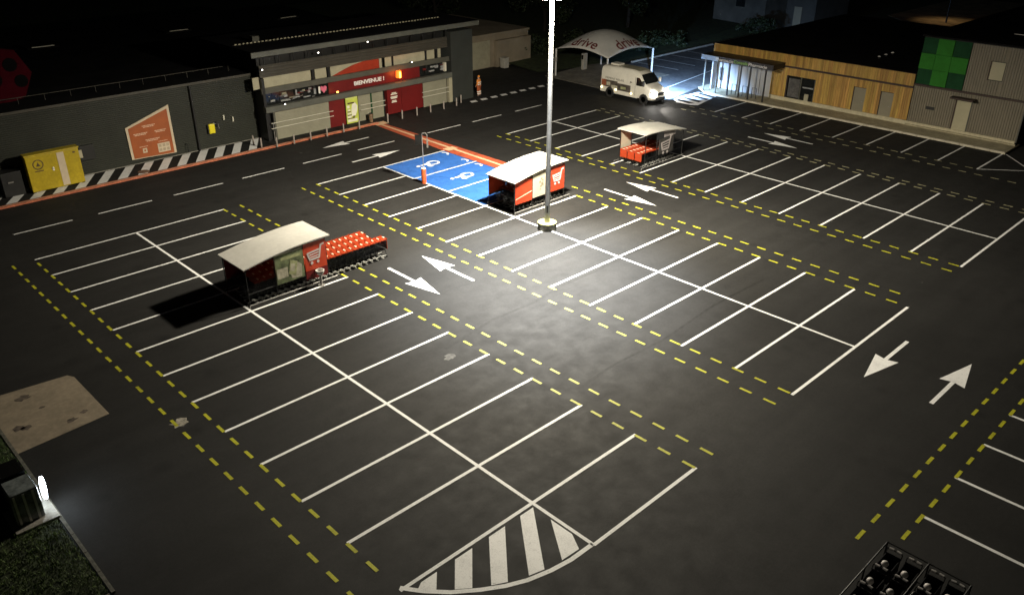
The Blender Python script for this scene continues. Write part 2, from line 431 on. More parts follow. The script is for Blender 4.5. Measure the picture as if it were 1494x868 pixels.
if rest.v: tag(sheet('far_yellow_dashes', rest, M_yel), kind='stuff')
if rest2.v: tag(sheet('faded_yellow_dashes', rest2, M_paleyel), kind='stuff')
# lane line between the store and the bays
for x0, x1 in [(-9.1,-6.1),(-4.75,-1.78),(-.4,2.63),(3.93,7.04),(8.32,11.29),(12.65,15.65),(16.99,20.1),(23.1,26.3),(27.5,30.55),(32.07,35.1)]:
    sheet('lane_dash', rect(x0, 4.14, x1, 4.26), M_white)
# arrows
def arrow(tx, ty, dx, dy, L=3.9, head=2.0, hw=.46, w=.075):
    px, py = -dy, dx
    def q(a, b): return (tx - dx*a + px*b, ty - dy*a + py*b)
    sheet('arrow', MB().flat([q(0,0), q(head,hw), q(head-.12,w), q(L,w), q(L,-w), q(head-.12,-w), q(head,-hw)], Z1), M_white)
arrow(15.45, 6.25, -1, 0); arrow(19.05, 2.2, 1, 0)
arrow(9.02, -12.8, 0, 1); arrow(6.97, -16.7, 0, -1)
arrow(25.12, -12.75, 0, 1); arrow(23.13, -16.6, 0, -1)
arrow(14.1, -33.2, -1, 0); arrow(18.05, -35.69, 1, 0)
arrow(40.95, -12.85, 0, 1); arrow(39.25, -16.5, 0, -1)
# hatched corner with its curved edge
curve = [(-5.0,-29.42),(-4.62,-29.95),(-4.1,-30.5),(-3.48,-30.98),(-2.9,-31.35),(-2.32,-31.62),(-1.6,-31.82),(-.9,-31.93),(0,-31.95)]
o_ = MB()
def curve_y(x):
    for (x0,y0),(x1,y1) in zip(curve, curve[1:]):
        if x0 <= x <= x1: return y0 + (y1-y0)*(x-x0)/(x1-x0)
    return -31.9
inner = []
for i,(x,y) in enumerate(curve):
    a = Vector(curve[max(i-1,0)]); b2 = Vector(curve[min(i+1,len(curve)-1)]); d = (b2-a).normalized(); inner.append((x - d.y*.14, y + d.x*.14))
for i in range(len(curve)-1):
    o_.flat([curve[i], curve[i+1], inner[i+1], inner[i]], Z1+.002)
sheet('kerb_curve_line', o_, M_white)
for a0, a1, c0, c1 in [(-4.41,-3.86,-4.62,-4.28),(-3.21,-2.57,-3.92,-3.55),(-1.93,-1.29,-3.12,-2.72),(-.67,-.12,-2.15,-1.68)]:
    sheet('hatch_stripe', MB().flat([(a0,-29.62),(a1,-29.62),(c1,curve_y(c1)+.2),(c0,curve_y(c0)+.2)], Z1), M_white)
sheet('hatch_stripe', MB().flat([(-.12,-30.35),(-.12,-31.2),(-.42,curve_y(-.42)+.2),(-1.08,curve_y(-1.08)+.2)], Z1), M_white)
# blue bays with wheelchair marks
sheet('blue_bay_paint', rect(16.1, -9.8, 21.12, -.06, Z1+.001), M_blue)
for y in (0.0, -3.27, -6.5, -9.8):
    sheet('blue_bay_line', rect(16.05, y-LW, 21.2, y+LW, Z2), M_white)
def wheelchair(cx, cy, s=1.0):
    m = MB()
    def T(a, b): return (cx + a*s, cy + b*s)
    n = 18; pts_o = []; pts_i = []
    # wheel: a broad ring, open at its front
    for k in range(n+1):
        t = R(-165) + R(330)*k/n
        pts_o.append(T(.28+.42*math.cos(t), .05+.36*math.sin(t))); pts_i.append(T(.28+.27*math.cos(t), .05+.22*math.sin(t)))
    for k in range(n): m.flat([pts_o[k], pts_o[k+1], pts_i[k+1], pts_i[k]], Z2)
    m.flat([T(-.55,.02), T(-.55,.18), T(.1,.22), T(.12,.04)], Z2+.001)
    m.flat([T(-.2,.1), T(-.35,-.28), T(-.2,-.36), T(-.02,.1)], Z2+.002)
    m.flat([T(-.35,-.28), T(-.15,-.28), T(.02,-.42), T(-.2,-.42)], Z2+.003)
    m.flat([T(-.75+.12*math.cos(R(30*k)), .1+.12*math.sin(R(30*k))) for k in range(12)], Z2)
    return sheet('wheelchair_mark', m, M_white)
wheelchair(18.6, -1.62, 1.15); wheelchair(18.6, -5.0, 1.15)
for cx, cy in [(20.75,-.55),(20.72,-2.6),(20.72,-3.95),(20.72,-6.0)]:
    m = MB()
    for k in range(6):
        t0, t1 = R(-90+30*k), R(-60+30*k)
        m.flat([(cx+.3*math.cos(t0), cy+.36*math.sin(t0)),(cx+.3*math.cos(t1), cy+.36*math.sin(t1)),(cx+.16*math.cos(t1), cy+.2*math.sin(t1)),(cx+.16*math.cos(t0), cy+.2*math.sin(t0))], Z2)
    sheet('access_mark', m, M_white)
# red walkway with its cream guide strip
sheet('red_walkway', MB().flat([(21.16,-9.6),(22.45,-9.6),(22.45,.4),(22.35,8.55),(21.6,8.55),(21.16,.4)], Z1), M_redp)
sheet('guide_strip', MB().flat([(21.66,-9.5),(21.90,-9.5),(22.12,8.7),(21.90,8.7)], Z2), M_cream)
sheet('tactile_plate', rect(21.35,-.3,22.2,.35, Z3), M_cream)
sheet('tactile_plate', rect(21.6,8.3,22.7,9.1, Z3), M_cream)
# white dashes of the crossing near the drive canopy
for k in range(9):
    x = 31.45 + k*1.15
    sheet('crossing_dash', MB().flat([(x,8.7),(x+.62,8.62),(x+.80,9.12),(x+.18,9.2)], Z1), M_white)
# bays in front of the pharmacy
for i, y in enumerate([-6.9,-9.42,-11.85,-14.35,-16.9,-19.42,-21.9,-24.35,-26.85]):
    sheet('bay_line', rect(43.5, y-LW, 48.3, y+LW), M_white)
def seg(ax, ay, bx, by, w=.1):
    d = (Vector((bx,by))-Vector((ax,ay))).normalized(); nx, ny = -d.y*w/2, d.x*w/2
    return MB().flat([(ax+nx,ay+ny),(bx+nx,by+ny),(bx-nx,by-ny),(ax-nx,ay-ny)], Z1+.002)
sheet('corner_line', seg(48.5,-26.85,45.4,-29.6), M_white); sheet('corner_line', seg(43.5,-26.85,45.5,-29.3), M_white)
# bays on the right beyond the cross road
for x in (7.95,10.5,12.96,15.42,17.9,20.4,22.9): sheet('bay_line', rect(x-LW,-43.1,x+LW,-37.9), M_white)
# pale paint splash and worn patches
def splash(cx, cy, r, m, seed, nm):
    rnd = random.Random(seed); pts = []
    for k in range(16):
        q = r*(.55+.6*rnd.random()); pts.append((cx+q*math.cos(R(22.5*k)), cy+q*.8*math.sin(R(22.5*k))))
    sheet(nm, MB().flat(pts, Z1), m)
M_splash = mat('pale_spill', (.35,.32,.26), .8, var=.4, scale=5); M_scuff = mat('scuffed_patch', (.095,.092,.085), .8, var=.3, scale=4)
splash(-5.85,-18.05,.36,M_splash,3,'paint_splash'); splash(3.74,-21.2,.28,M_scuff,5,'scuff_patch')
# laying seams
M_seam = mat('tar_seam', (.0150,.0144,.0136), .76, var=.3, scale=4, spec=.22)
def seam(pts, w):
    g = MB()
    for (ax, ay), (bx_, by_) in zip(pts, pts[1:]): g.add([(ax,ay-w,Z1-.002),(bx_,by_-w,Z1-.002),(bx_,by_+w,Z1-.002),(ax,ay+w,Z1-.002)], [(0,1,2,3)])
    sheet('tar_seam', g, M_seam)
seam([(4,-20.6),(7,-20.1),(9.5,-20.2),(11.5,-19.9),(14,-19.95),(17,-19.8),(21,-19.9)], .07)
seam([(5.6,-26.2),(8,-26.05),(11,-26.2),(15,-25.9),(19,-26.0)], .06)
# striped island by the pharmacy
isl = [(43.9,-2.9),(44.0,-4.3),(44.35,-4.75),(48.2,-4.0),(48.2,-2.1),(45.6,-1.95),(44.5,-2.2)]
sheet('island_paint', MB().flat(isl, Z1), M_white)
for x0, x1 in [(44.25,44.75),(45.15,45.75),(46.25,46.85),(47.3,47.9)]:
    sheet('island_stripe', MB().flat([(x0,-4.25 if x0>44.5 else -3.9),(x1-.05,-4.2),(x1+.25,-2.35),(x0+.35,-2.35)], Z2), M_blackp)

# concrete pad and grass verge, bottom left
pad = link('concrete_pad', MB().prism([(-10.6,-11.85),(-7.6,-12.2),(-7.45,-12.5),(-7.42,-15.85),(-10.5,-16.1)], -.03, .015), M_pad); tag(pad, kind='structure')
M_stain = mat('dark_stain', (.11,.085,.065), .9, var=.35, scale=5)
for cx_, cy_2, r_, sd in [(-9.3,-12.7,.3,1),(-8.5,-15.35,.22,2),(-8.0,-15.1,.16,3),(-10.0,-14.6,.26,4),(-9.8,-14.75,.2,5),(-9.0,-13.8,.12,6)]:
    rnd = random.Random(sd); pts = [(cx_+r_*(.5+.6*rnd.random())*math.cos(R(30*k)), cy_2+r_*(.4+.5*rnd.random())*math.sin(R(30*k))) for k in range(12)]
    link('stain', MB().flat(pts, .019), M_stain, pad)
verge = link('verge_soil', MB().box(-30,-24.2,-.04,-10.62,-11.0,.06), M_grass); tag(verge, kind='structure')
kb = thing('verge_kerb', (-10.5,-24.3,0), 'low grey concrete kerb edging the grass verge at bottom left', 'kerb')
me_k = mesh_of('kerb_stone', MB().box(-.06,-.49,0,.04,.49,.075), M_kerbdull)
for k in range(13): inst('kerb_stone', me_k, kb, (0, .5+k*1.0, 0))
me_k2 = mesh_of('kerb_stone', MB().box(-.49,-.06,0,.49,.04,.075), M_kerbdull)
for k in range(8): inst('kerb_stone', me_k2, kb, (-.6-k*1.0, 0, 0))
gb = MB(); rg = random.Random(4)
for k in range(34000):
    x = rg.uniform(-16,-10.6); y = rg.uniform(-24.2,-12.5)
    if -11.9 < x < -10.6 and -20.2 < y < -18.7: continue
    h = rg.uniform(.04,.12); a = rg.uniform(0,6.28); lx, ly = rg.uniform(-.05,.05), rg.uniform(-.05,.05)
    dx, dy = .012*math.cos(a), .012*math.sin(a)
    gb.add([(x-dx,y-dy,.06),(x+dx,y+dy,.06),(x+lx,y+ly,.06+h)], [(0,1,2)])
tag(link('grass', gb, M_blade), kind='stuff')

# ================================================================== SUPERMARKET
sm = thing('supermarket', (13,11.3,0), 'long dark grey supermarket with red entrance front and metal beams', 'supermarket')
WY = 11.3
def ribbed_x(x0, x1, y, z0, z1, pitch, depth):    # horizontal ribs, facing -y
    m = MB(); n = int((z1-z0)/pitch); prof = []
    for k in range(n):
        z = z0 + k*pitch
        prof += [(y, z), (y, z+pitch*.55), (y+depth, z+pitch*.68), (y+depth, z+pitch*.88)]
    prof.append((y, z1))
    vs = []; fs = []
    for yy, zz in prof: vs += [(x0,yy,zz),(x1,yy,zz)]
    for i in range(len(prof)-1): fs.append((2*i,2*i+1,2*i+3,2*i+2))
    return m.add(vs, fs)
link('hall', MB().box(-13,WY+.06,0,31,40,4.45), M_clad, sm)
for x0, x1 in [(-13,8.86),(9.04,13.5)]:
    link('cladding_panel', ribbed_x(x0,x1,WY,.12,4.5,.125,.035), M_clad, sm)
link('plinth', MB().box(-13,WY-.05,0,13.5,WY+.06,.12), M_conc, sm)
link('roof', MB().box(-13.1,WY-.06,4.5,31,40.1,4.62), M_roof, sm)
link('roof_edge_flashing', MB().box(-13.12,WY-.1,4.5,13.4,WY-.06,4.66), M_fascia, sm)
for x0 in (5.3,16.3,27.0):
    sk = link('skylight', MB().box(x0-.3,30.6,4.62,x0+2.0,32.6,4.78), M_roof, sm)
    link('skylight_glint', MB().box(x0,30.5,4.78,x0+1.65,30.6,4.84), M_rail, sk)  # pale strip draws the glint along the skylight's front edge
gr = link('roof_guardrail', MB().tube([(-13,13,5.0),(12.3,13,5.0)], .022, 6), M_fascia, sm)
for k in range(18):
    x = -12.8+k*1.5
    link('guardrail_post', MB().tube([(x,13,4.6),(x,13,5.0)], .018, 6), M_fascia, gr)
link('drainpipe', MB().tube([(8.95,WY-.09,.1),(8.95,WY-.09,4.5)], .08, 8), M_black, sm)
for x, z in ((10.95,1.85),(10.4,1.5),(11.6,1.62)):
    link('wall_fitting', MB().box(x,WY-.1,z,x+.09,WY+.02,z+.32), M_rail if x != 10.4 else M_dark, sm)
link('wall_fitting', MB().tube([(10.2,WY-.05,1.75),(10.55,WY-.05,1.6),(10.55,WY-.05,1.3)], .025, 6), M_steel, sm)
# bent hoop and pipes on the wall foot
link('wall_hoop', MB().tube([(8.1,WY-.05,.75),(8.1,WY-.22,.75),(8.1,WY-.22,.2)], .03, 6), M_dark, sm)
# dark ribbon panel beside the yellow container
# ---- portico
PY = 10.0
link('portico_side', MB().box(13.5,PY,0,13.7,WY+.06,4.4), M_dark, sm)
link('portico_core', MB().box(13.7,PY+.75,2.5,30.1,16,6.0), M_dark, sm)
link('shop_wall', MB().box(13.7,PY+.35,.05,30.1,PY+.6,2.5), M_dark, sm)
link('canopy_roof', MB().box(12.5,9.0,6.36,32.5,16.5,6.46), M_roof, sm)
link('canopy_edge_beam', MB().box(12.45,8.9,6.08,32.55,9.05,6.42), M_roofbeam, sm, bevel=.01)
pr = link('edge_cable', MB().tube([(12.8,12,6.47),(31,12,6.47)], .012, 5), M_fascia, sm)
pg = MB()
for k in range(62): pg.box(12.9+k*.292,11.96,6.46,13.06+k*.292,12.0,6.54)
tag(link('edge_pegs', pg, M_panel_cream, sm), kind='stuff')
link('roof_vent_box', MB().box(14.4,12.2,6.46,14.9,12.7,6.85), M_beam, sm)
for k in range(15):
    x = 14.0 + k*1.15
    link('canopy_strut', MB().box(x-.03,10.2,5.28,x+.03,10.26,6.36), M_dark, sm)
for n_, (x, w_) in enumerate([(14.0,0),(20.2,0),(26.0,0)]): link('canopy_rafter', MB().box(x-.06,9.05,6.2,x+.06,PY+.9,6.36), M_dark, sm)
link('louvre_fascia', ribbed_x(13.5,30.15,PY+.1,4.46,5.28,.205,.03), M_fascia, sm)
link('louvre_backing', MB().box(13.5,PY+.14,4.46,30.15,PY+.2,5.28), M_fascia, sm)
link('upper_beam', MB().box(13.45,PY+.02,3.36,30.25,PY+.22,3.74), M_beam, sm, bevel=.012)
link('lower_beam', MB().box(13.45,PY-.25,2.1,30.3,PY+.15,2.5), M_roofbeam, sm, bevel=.012)
# window strip between the louvre and the upper beam: cream infills and a red arch
for x0, x1 in [(13.0,13.55),(13.8,17.55),(17.9,18.85),(19.2,23.4),(23.55,23.8),(24.1,24.72),(24.85,27.95),(28.15,28.95),(29.3,29.6)]:
    link('infill_panel', MB().box(x0,PY+.3,3.7,x1,PY+.4,4.5), M_panel_cream, sm)
for x in (17.72,19.02,24.78,28.05,29.15): link('mullion', MB().box(x-.09,PY+.26,3.0,x+.09,PY+.44,5.0), M_dark, sm)
arch = [(19.3,3.1)] + [(19.3+4.2*k/12, 3.72+.72*math.sin(math.pi*(k/12)*.62)) for k in range(13)] + [(23.5,3.1)]
link('red_arch', MB().prism(arch, PY+.25, PY+.29, 'y'), M_redarch, sm)
# glazed band between the two beams
for k in range(9):
    x = 13.75 + k*.58
    if x < 18.8: link('glass_pane', MB().box(x,PY+.3,2.5,x+.54,PY+.33,3.36), M_glass, sm)
for k in range(5): link('glass_pane', MB().box(27.35+k*.55,PY+.3,2.5,27.86+k*.55,PY+.33,3.36), M_glass, sm)
rc = random.Random(21)
for x, z, w_, h_ in [(14.1,2.72,.35,.12),(14.9,2.62,.7,.1),(15.2,2.9,.25,.16),(15.9,2.7,.5,.08),(16.1,2.95,.12,.3),(16.7,2.6,.6,.07),(17.1,2.9,.2,.14),(17.6,2.7,.16,.4),(28.3,2.75,.5,.1),(28.9,2.95,.3,.22),(29.5,2.7,.25,.35)]:
    link('ceiling_fitting', MB().box(x,PY+.18,z,x+w_,PY+.29,z+h_), M_clutter, sm)
for k in range(26):
    x = rc.uniform(13.85,18.4) if k < 20 else rc.uniform(27.4,29.6); z = rc.uniform(2.52,3.15)
    mm_ = rc.choice([M_clutter, M_doorgrey, M_panel_cream, M_dark, M_steel, M_redpan])
    if k % 3: link('ceiling_fitting', MB().box(x,PY+.24,z,x+rc.uniform(.05,.5),PY+.292,z+rc.uniform(.03,.16)), mm_, sm)
    else: link('ceiling_pipe', MB().tube([(x,PY+.26,z),(x+rc.uniform(.2,.8),PY+.26,z+rc.uniform(-.08,.12))], .018, 5), mm_, sm)
link('red_header', MB().box(18.85,PY+.2,2.5,27.3,PY+.28,3.36), M_redpan, sm)
text('welcome_lettering', 'BIENVENUE !', .31, M_letter, face_ny(22.45, PY+.19, 2.92), sm, width=2.75, bold=.035, extrude=.02)
# ground floor: shutters, red panels, door
def shutter(x0, x1, y, z0, z1, pitch=.1, nm='shutter', m=None):
    s_ = link(nm, ribbed_x(x0,x1,y,z0,z1,pitch,.012), m or M_shut, sm); return s_
s1 = shutter(14.2,18.6,PY,.08,2.12); link('shutter_guide', MB().box(14.05,PY-.04,.05,14.2,PY+.3,2.12), M_beam, s1)
shutter(27.4,29.85,PY,.08,2.12); s3 = shutter(21.2,22.3,PY+.02,.05,2.08); shutter(22.42,23.5,PY+.02,.05,2.08)
link('door_post', MB().box(22.3,PY-.03,.05,22.42,PY+.3,2.1), M_green2, sm)
for z in (.95,1.32):
    for x0, x1 in ((13.75,18.85),(21.25,23.6),(27.2,30.0)):
        link('bumper_rail', MB().tube([(x0,PY-.14,z),(x1,PY-.14,z)], .028, 6), M_rail, sm)
for x in (13.9,): link('rail_post', MB().tube([(x,PY-.14,.05),(x,PY-.14,1.35)], .03, 6), M_steel, sm)
link('red_panel', MB().box(18.6,PY-.02,.08,19.95,PY+.3,2.12), M_redpan, sm)
link('red_panel', MB().box(23.85,PY-.02,.12,25.2,PY+.3,2.12), M_redpan, sm); link('red_panel', MB().box(25.23,PY-.02,.12,27.35,PY+.3,2.12), M_redpan, sm)
po = link('poster', MB().box(20.05,PY-.02,.05,21.12,PY+.05,2.2), M_lime, sm)
link('poster_header', MB().box(20.08,PY-.03,1.92,21.09,PY-.021,2.15), mat('pale_lime',(.68,.75,.22)), po)
link('poster_figure', MB().prism([(20.5,.62),(20.85,.62),(21.02,1.0),(21.05,1.35),(20.85,1.6),(20.6,1.5),(20.5,1.1)], PY-.032, PY-.021, 'y'), M_white_print, po)
for x, z, w_, h_ in [(20.12,.2,.85,.2),(20.12,.52,.35,.14),(20.14,.78,.32,.12),(20.16,1.02,.25,.12),(20.14,1.25,.22,.2)]:
    link('poster_print', MB().box(x,PY-.031,z,x+w_,PY-.021,z+h_), M_white_print, po)
for x, z, w_, h_ in [(20.12,.43,.6,.06),(20.14,.68,.5,.07),(20.6,.5,.2,.18),(20.15,.94,.3,.06),(20.2,1.55,.6,.1)]:
    link('poster_print', MB().box(x,PY-.0315,z,x+w_,PY-.021,z+h_), M_brown_print, po)
for z, w_ in ((1.72,.42),(1.62,.62),(1.42,.66),(1.32,.6),(1.12,.4),(1.02,.5)):
    link('opening_hours_print', MB().box(24.5-w_/2,PY-.03,z-.04,24.5+w_/2,PY-.021,z+.035), M_signtext if False else M_white_print, sm)
link('white_post', MB().box(30.05,PY-.1,.05,30.4,PY+.2,2.1), M_panel_cream, sm)
link('tower', MB().box(30.42,PY-.02,0,32.75,15,5.62), M_tower, sm)
link('white_bracket', MB().box(29.75,PY+.05,2.6,29.95,PY+.25,3.3), M_rail, sm)
# small spotlights under the canopy and on the beams
for x, z, y in [(18.05,5.62,9.85),(22.3,5.85,9.85),(24.4,6.0,9.85),(26.25,3.85,9.8),(13.6,5.05,9.9),(33.0,4.2,10.6),(14.9,2.53,9.72)]:
    f = link('spot_lamp', MB().box(x-.06,y-.04,z-.04,x+.06,y+.1,z+.06), M_black, sm)
    link('spot_lens', MB().box(x-.045,y-.055,z-.03,x+.045,y-.042,z+.035), M_spotl, f)
# orange flashing lamp behind the upper beam
ol = link('warning_lamp', MB().lathe((25.15,PY+.08,2.78), [(.22,0),(.24,.06),(.22,.5),(.15,.56)], 14), M_olamp, sm)
link('lamp_core', MB().box(24.98,PY-.26,2.82,25.1,PY-.25,3.28), M_olampcore, ol)
ld = bpy.data.lights.new('warning_lamp_light','POINT'); ld.energy = 34; ld.color = (1,.22,.04); ld.shadow_soft_size = .12
lo = bpy.data.objects.new('warning_lamp_light', ld); COL.objects.link(lo); lo.parent = ol; lo.location = Vector((25.1,PY-.45,3.05)) - Vector(sm.location)
link('beam_lamp', MB().box(19.2,PY-.3,2.62,19.36,PY-.26,2.72), M_olampcore, sm)
# pink heart sign with its white companion
hs = link('heart_sign', MB().prism([(18.35+.24*math.sin(t)**3*1.1, 2.98+.018*(13*math.cos(t)-5*math.cos(2*t)-2*math.cos(3*t)-math.cos(4*t))) for t in [k*math.pi/12 for k in range(24)]], PY+.05, PY+.14, 'y'), M_pink, sm)
link('lit_bracket', MB().box(17.92,PY+.06,2.72,18.06,PY+.12,3.2), M_work if False else M_reflect, sm)
# rear wing with the big cream door
link('wing_wall', MB().box(36,18.0,0,47.3,30,3.0), M_wing, sm)
link('wing_roof', MB().box(35.9,17.9,3.0,47.4,30.1,3.2), M_wing, sm)
link('wing_bay', MB().box(42.6,17.6,0,47.3,18.0,2.5), M_wing, sm)
link('wing_door', MB().box(39.2,17.9,.1,42.0,17.99,2.6), M_panel_cream, sm)
# store logo on the roof: ladybird disc, unlit
lb = thing('ladybird_sign', (-1.6,14,4.62), 'unlit dark red ladybird disc with black spots on the store roof', 'sign')
link('disc', MB().lathe((-1.2,14,6.15), [(1.75,-.06),(1.8,0),(1.75,.06)], 7, 'y'), M_ladyred, lb)
for x, z, r in ((-.5,6.75,.40),(-.1,5.75,.38),(-1.6,6.0,.5),(-2.0,7.0,.4)):
    link('spot', MB().lathe((x,13.92,z), [(r,-.01),(r,.015)], 14, 'y'), M_ladyblack, lb)
link('sign_support', MB().box(-2.6,14.08,4.62,-2.5,14.18,6.6).box(-1.0,14.08,4.62,-.9,14.18,6.6), M_dark, lb)

# store forecourt: pavement, red kerb, slanted stripes
pv = link('store_pavement', MB().box(-13,8.95,-.02,22.0,WY+.05,.085), M_asph); tag(pv, kind='structure')
kr = thing('red_kerb', (-13,8.65,0), 'red painted kerb with pale top stripe along the store pavement', 'kerb')
kme = mesh_of('kerb_stone', MB().box(0,0,0,.985,.3,.1), M_kerbred)
kme2 = mesh_of('kerb_top_paint', MB().box(0,.09,.1,.985,.22,.103), M_kerbpink)
for k in range(35):
    ks = inst('kerb_stone', kme, kr, (k*1.0, 0, 0)); inst('kerb_top_paint', kme2, ks)
for k in range(20):
    x = -12.6 + k*1.262
    if x < 11.6: link('slanted_stripe', MB().flat([(x,9.02),(x+.62,9.02),(x+1.95,11.18),(x+1.36,11.18)], .09), M_white, pv)
    elif x < 13.0: link('slanted_stripe', MB().flat([(x,9.02),(x+.6,9.02),(x+1.1,9.8),(x+.5,9.9)], .09), M_white, pv)

# orange information panel on the wall
sp = thing('information_panel', (5.6,WY-.08,0), 'orange trapezoid information panel with pale frame on the grey wall', 'sign')
A, B, C_, D_ = (4.42,.42),(7.38,.32),(7.36,3.52),(4.38,2.5)
link('frame', MB().prism([A,B,C_,D_], WY-.06, WY-.0, 'y'), M_signframe, sp)
link('face', MB().prism([(4.58,.46),(7.22,.36),(7.2,3.28),(4.54,2.42)], WY-.075, WY-.06, 'y'), M_orange_sign, sp)
def words(x, z, w_, rows, h=.05, gap=.085):
    for r_ in range(rows):
        rr = random.Random(int(x*100)+r_); xx = x - w_/2*(1-.16*((r_*7) % 3)); end = x + w_/2*(1-.12*((r_*5) % 3)); m = MB()
        while xx < end:
            l_ = rr.uniform(.06,.16); m.box(xx, WY-.081, z-r_*gap, min(xx+l_,end), WY-.075, z-r_*gap+h); xx += l_+.022
        link('text_line', m, M_signtext, sp)
words(5.85,2.42,.85,2); words(5.25,1.98,.9,2); words(6.55,1.98,.75,2); words(5.95,1.5,.95,2); words(5.3,1.12,.55,1,.035); words(6.6,1.26,.6,1,.035)
link('white_square', MB().box(5.2,WY-.082,.72,5.48,WY-.075,1.02), M_signframe, sp); link('small_icon', MB().box(5.28,WY-.086,.81,5.4,WY-.082,.93), M_orange_sign, sp)
link('white_grid', MB().box(6.2,WY-.082,.55,7.0,WY-.075,1.15), M_signframe, sp)
for a in range(3):
    for b_ in range(2): link('small_icon', MB().box(6.26+a*.25,WY-.086,.62+b_*.27,6.44+a*.25,WY-.082,.8+b_*.27), mat('icon_grey',(.42,.34,.24)), sp)

# yellow collection container
yb = thing('collection_container', (-.55,10.3,.085), 'big yellow collection container with white stripe on the striped pavement', 'container')
link('body', MB().box(-2.0,9.9,.14,.98,10.45,2.25), M_yelbox, yb, bevel=.03)
link('lid', MB().box(-2.05,9.87,2.25,1.03,10.48,2.35), M_yelbox, yb, bevel=.03)
link('white_stripe', MB().box(-.28,9.885,.2,.12,9.9,2.2), M_signframe, yb)
rg_ = MB()
for k in range(20):
    t0, t1 = R(18*k), R(18*k+18)
    rg_.poly3([(-1.38+.3*math.cos(t0),9.893,1.72+.3*math.sin(t0)),(-1.38+.3*math.cos(t1),9.893,1.72+.3*math.sin(t1)),(-1.38+.24*math.cos(t1),9.893,1.72+.24*math.sin(t1)),(-1.38+.24*math.cos(t0),9.893,1.72+.24*math.sin(t0))])
rg_.poly3([(-1.5,9.893,1.62),(-1.26,9.893,1.62),(-1.38,9.893,1.86)])
link('ring_emblem', rg_, M_brown_print, yb)
link('emblem_caption', MB().box(-1.62,9.892,1.3,-1.15,9.9,1.36), M_brown_print, yb)
link('small_mark', MB().box(.62,9.892,2.0,.76,9.9,2.1), M_brown_print, yb)
link('lock_glint', MB().ball((-.62,9.9,1.35), .07).box(-.66,9.88,1.2,-.56,9.9,1.28), M_spotl if False else M_reflect, yb)  # pale ball and plate draw the glint on the lock
for x in (-1.9,.88): link('skid_foot', MB().box(x-.08,9.95,.085,x+.08,10.4,.14), M_dark, yb)
# dark boxes on either side of it
db = thing('dark_wall_cabinet', (1.9,WY,0), 'black wall cabinet with a pale label right of the yellow container', 'cabinet')
link('case', MB().box(1.35,WY-.18,1.05,2.25,WY,1.95), M_black, db, bevel=.01); link('label_plate', MB().box(1.3,WY-.2,1.25,1.5,WY-.18,1.75), M_panel_cream, db)
db2 = thing('dark_bin_cabinet', (-2.8,10.6,.085), 'black cabinet in the shade left of the yellow container', 'cabinet')
link('case', MB().box(-3.4,10.2,.085,-2.3,11.1,1.5), M_black, db2, bevel=.02); link('handle', MB().box(-3.1,10.15,.9,-2.8,10.2,.97), M_steel, db2)
ae = thing('defibrillator_box', (10.0,WY,0), 'small bright yellow box hung on the grey wall past the drainpipe', 'wall box')
link('case', MB().box(9.78,WY-.22,1.1,10.22,WY,1.75), M_yelbox2, ae, bevel=.06); link('hinge_side', MB().box(9.72,WY-.16,1.12,9.785,WY,1.72), M_black, ae)
mh = thing('doormat_disc', (4.35,9.45,.09), 'brown oval mat lying on the slanted stripes below the orange panel', 'mat')
link('mat_pad', MB().lathe((4.35,9.45,.091), [(.36,0),(.34,.02)], 20), mat('brown_mat',(.2,.11,.07),.9,var=.3), mh)

# bollards
bm_body = mesh_of('post', MB().lathe((0,0,0), [(.055,0),(.055,.64),(.05,.68),(.02,.7)], 12), M_post, True)
bm_base = mesh_of('base_ring', MB().lathe((0,0,0), [(.09,0),(.09,.03),(.06,.04)], 12), M_dark, True)
bx = [(12.25,9.9),(12.35,8.98),(13.3,8.56),(14.55,8.4),(15.9,8.4),(17.25,8.4),(18.7,8.45),(20.05,8.4),(22.72,8.5),(24.14,8.55),(25.58,8.55),(26.95,8.55),(28.35,8.6),(29.78,8.7),(30.7,9.2)]
desc = ['standing on the stripes in the portico shade','on the last slanted stripe beside the red kerb','at the left corner of the left shutter','before the left part of the left shutter','before the middle of the left shutter','before the right part of the left shutter','before the red panel left of the poster','before the lime poster by the door','just right of the red and cream kerb corner','before the red panel with white opening hours','before the middle of the wide red panel','before the right edge of the wide red panel','before the right shutter','before the white post at the portico end','at the foot of the dark tower']
for k, ((x, y), d) in enumerate(zip(bx, desc)):
    z = .085 if y > 8.96 and x < 21.9 else (.1 if 8.65 < y < 8.96 and x < 21.9 else 0)
    t = thing('bollard', (x,y,z), 'short grey steel bollard ' + d, 'bollard', 'grey bollards along the store front')
    inst('post', bm_body, t); inst('base_ring', bm_base, t)
ash = thing('ash_bin', (21.75,9.3,.085), 'small brown bin standing before the door post at the kerb corner', 'bin')
link('body', MB().lathe((21.75,9.3,.085), [(.13,0),(.15,.55),(.1,.62)], 12), mat('brown_bin',(.22,.13,.07),.6,var=.3), ash, True); link('cap', MB().lathe((21.75,9.3,.705), [(.16,0),(.16,.04)], 12), M_dark, ash)
pbin = thing('pale_bin', (42.7,16.6,0), 'pale wheeled bin in front of the rear wing wall', 'bin')
link('body', MB().box(42.4,16.3,.1,43.0,16.9,1.0), M_bin, pbin, bevel=.03); link('lid', MB().box(42.37,16.27,1.0,43.03,16.93,1.08), M_bin, pbin)

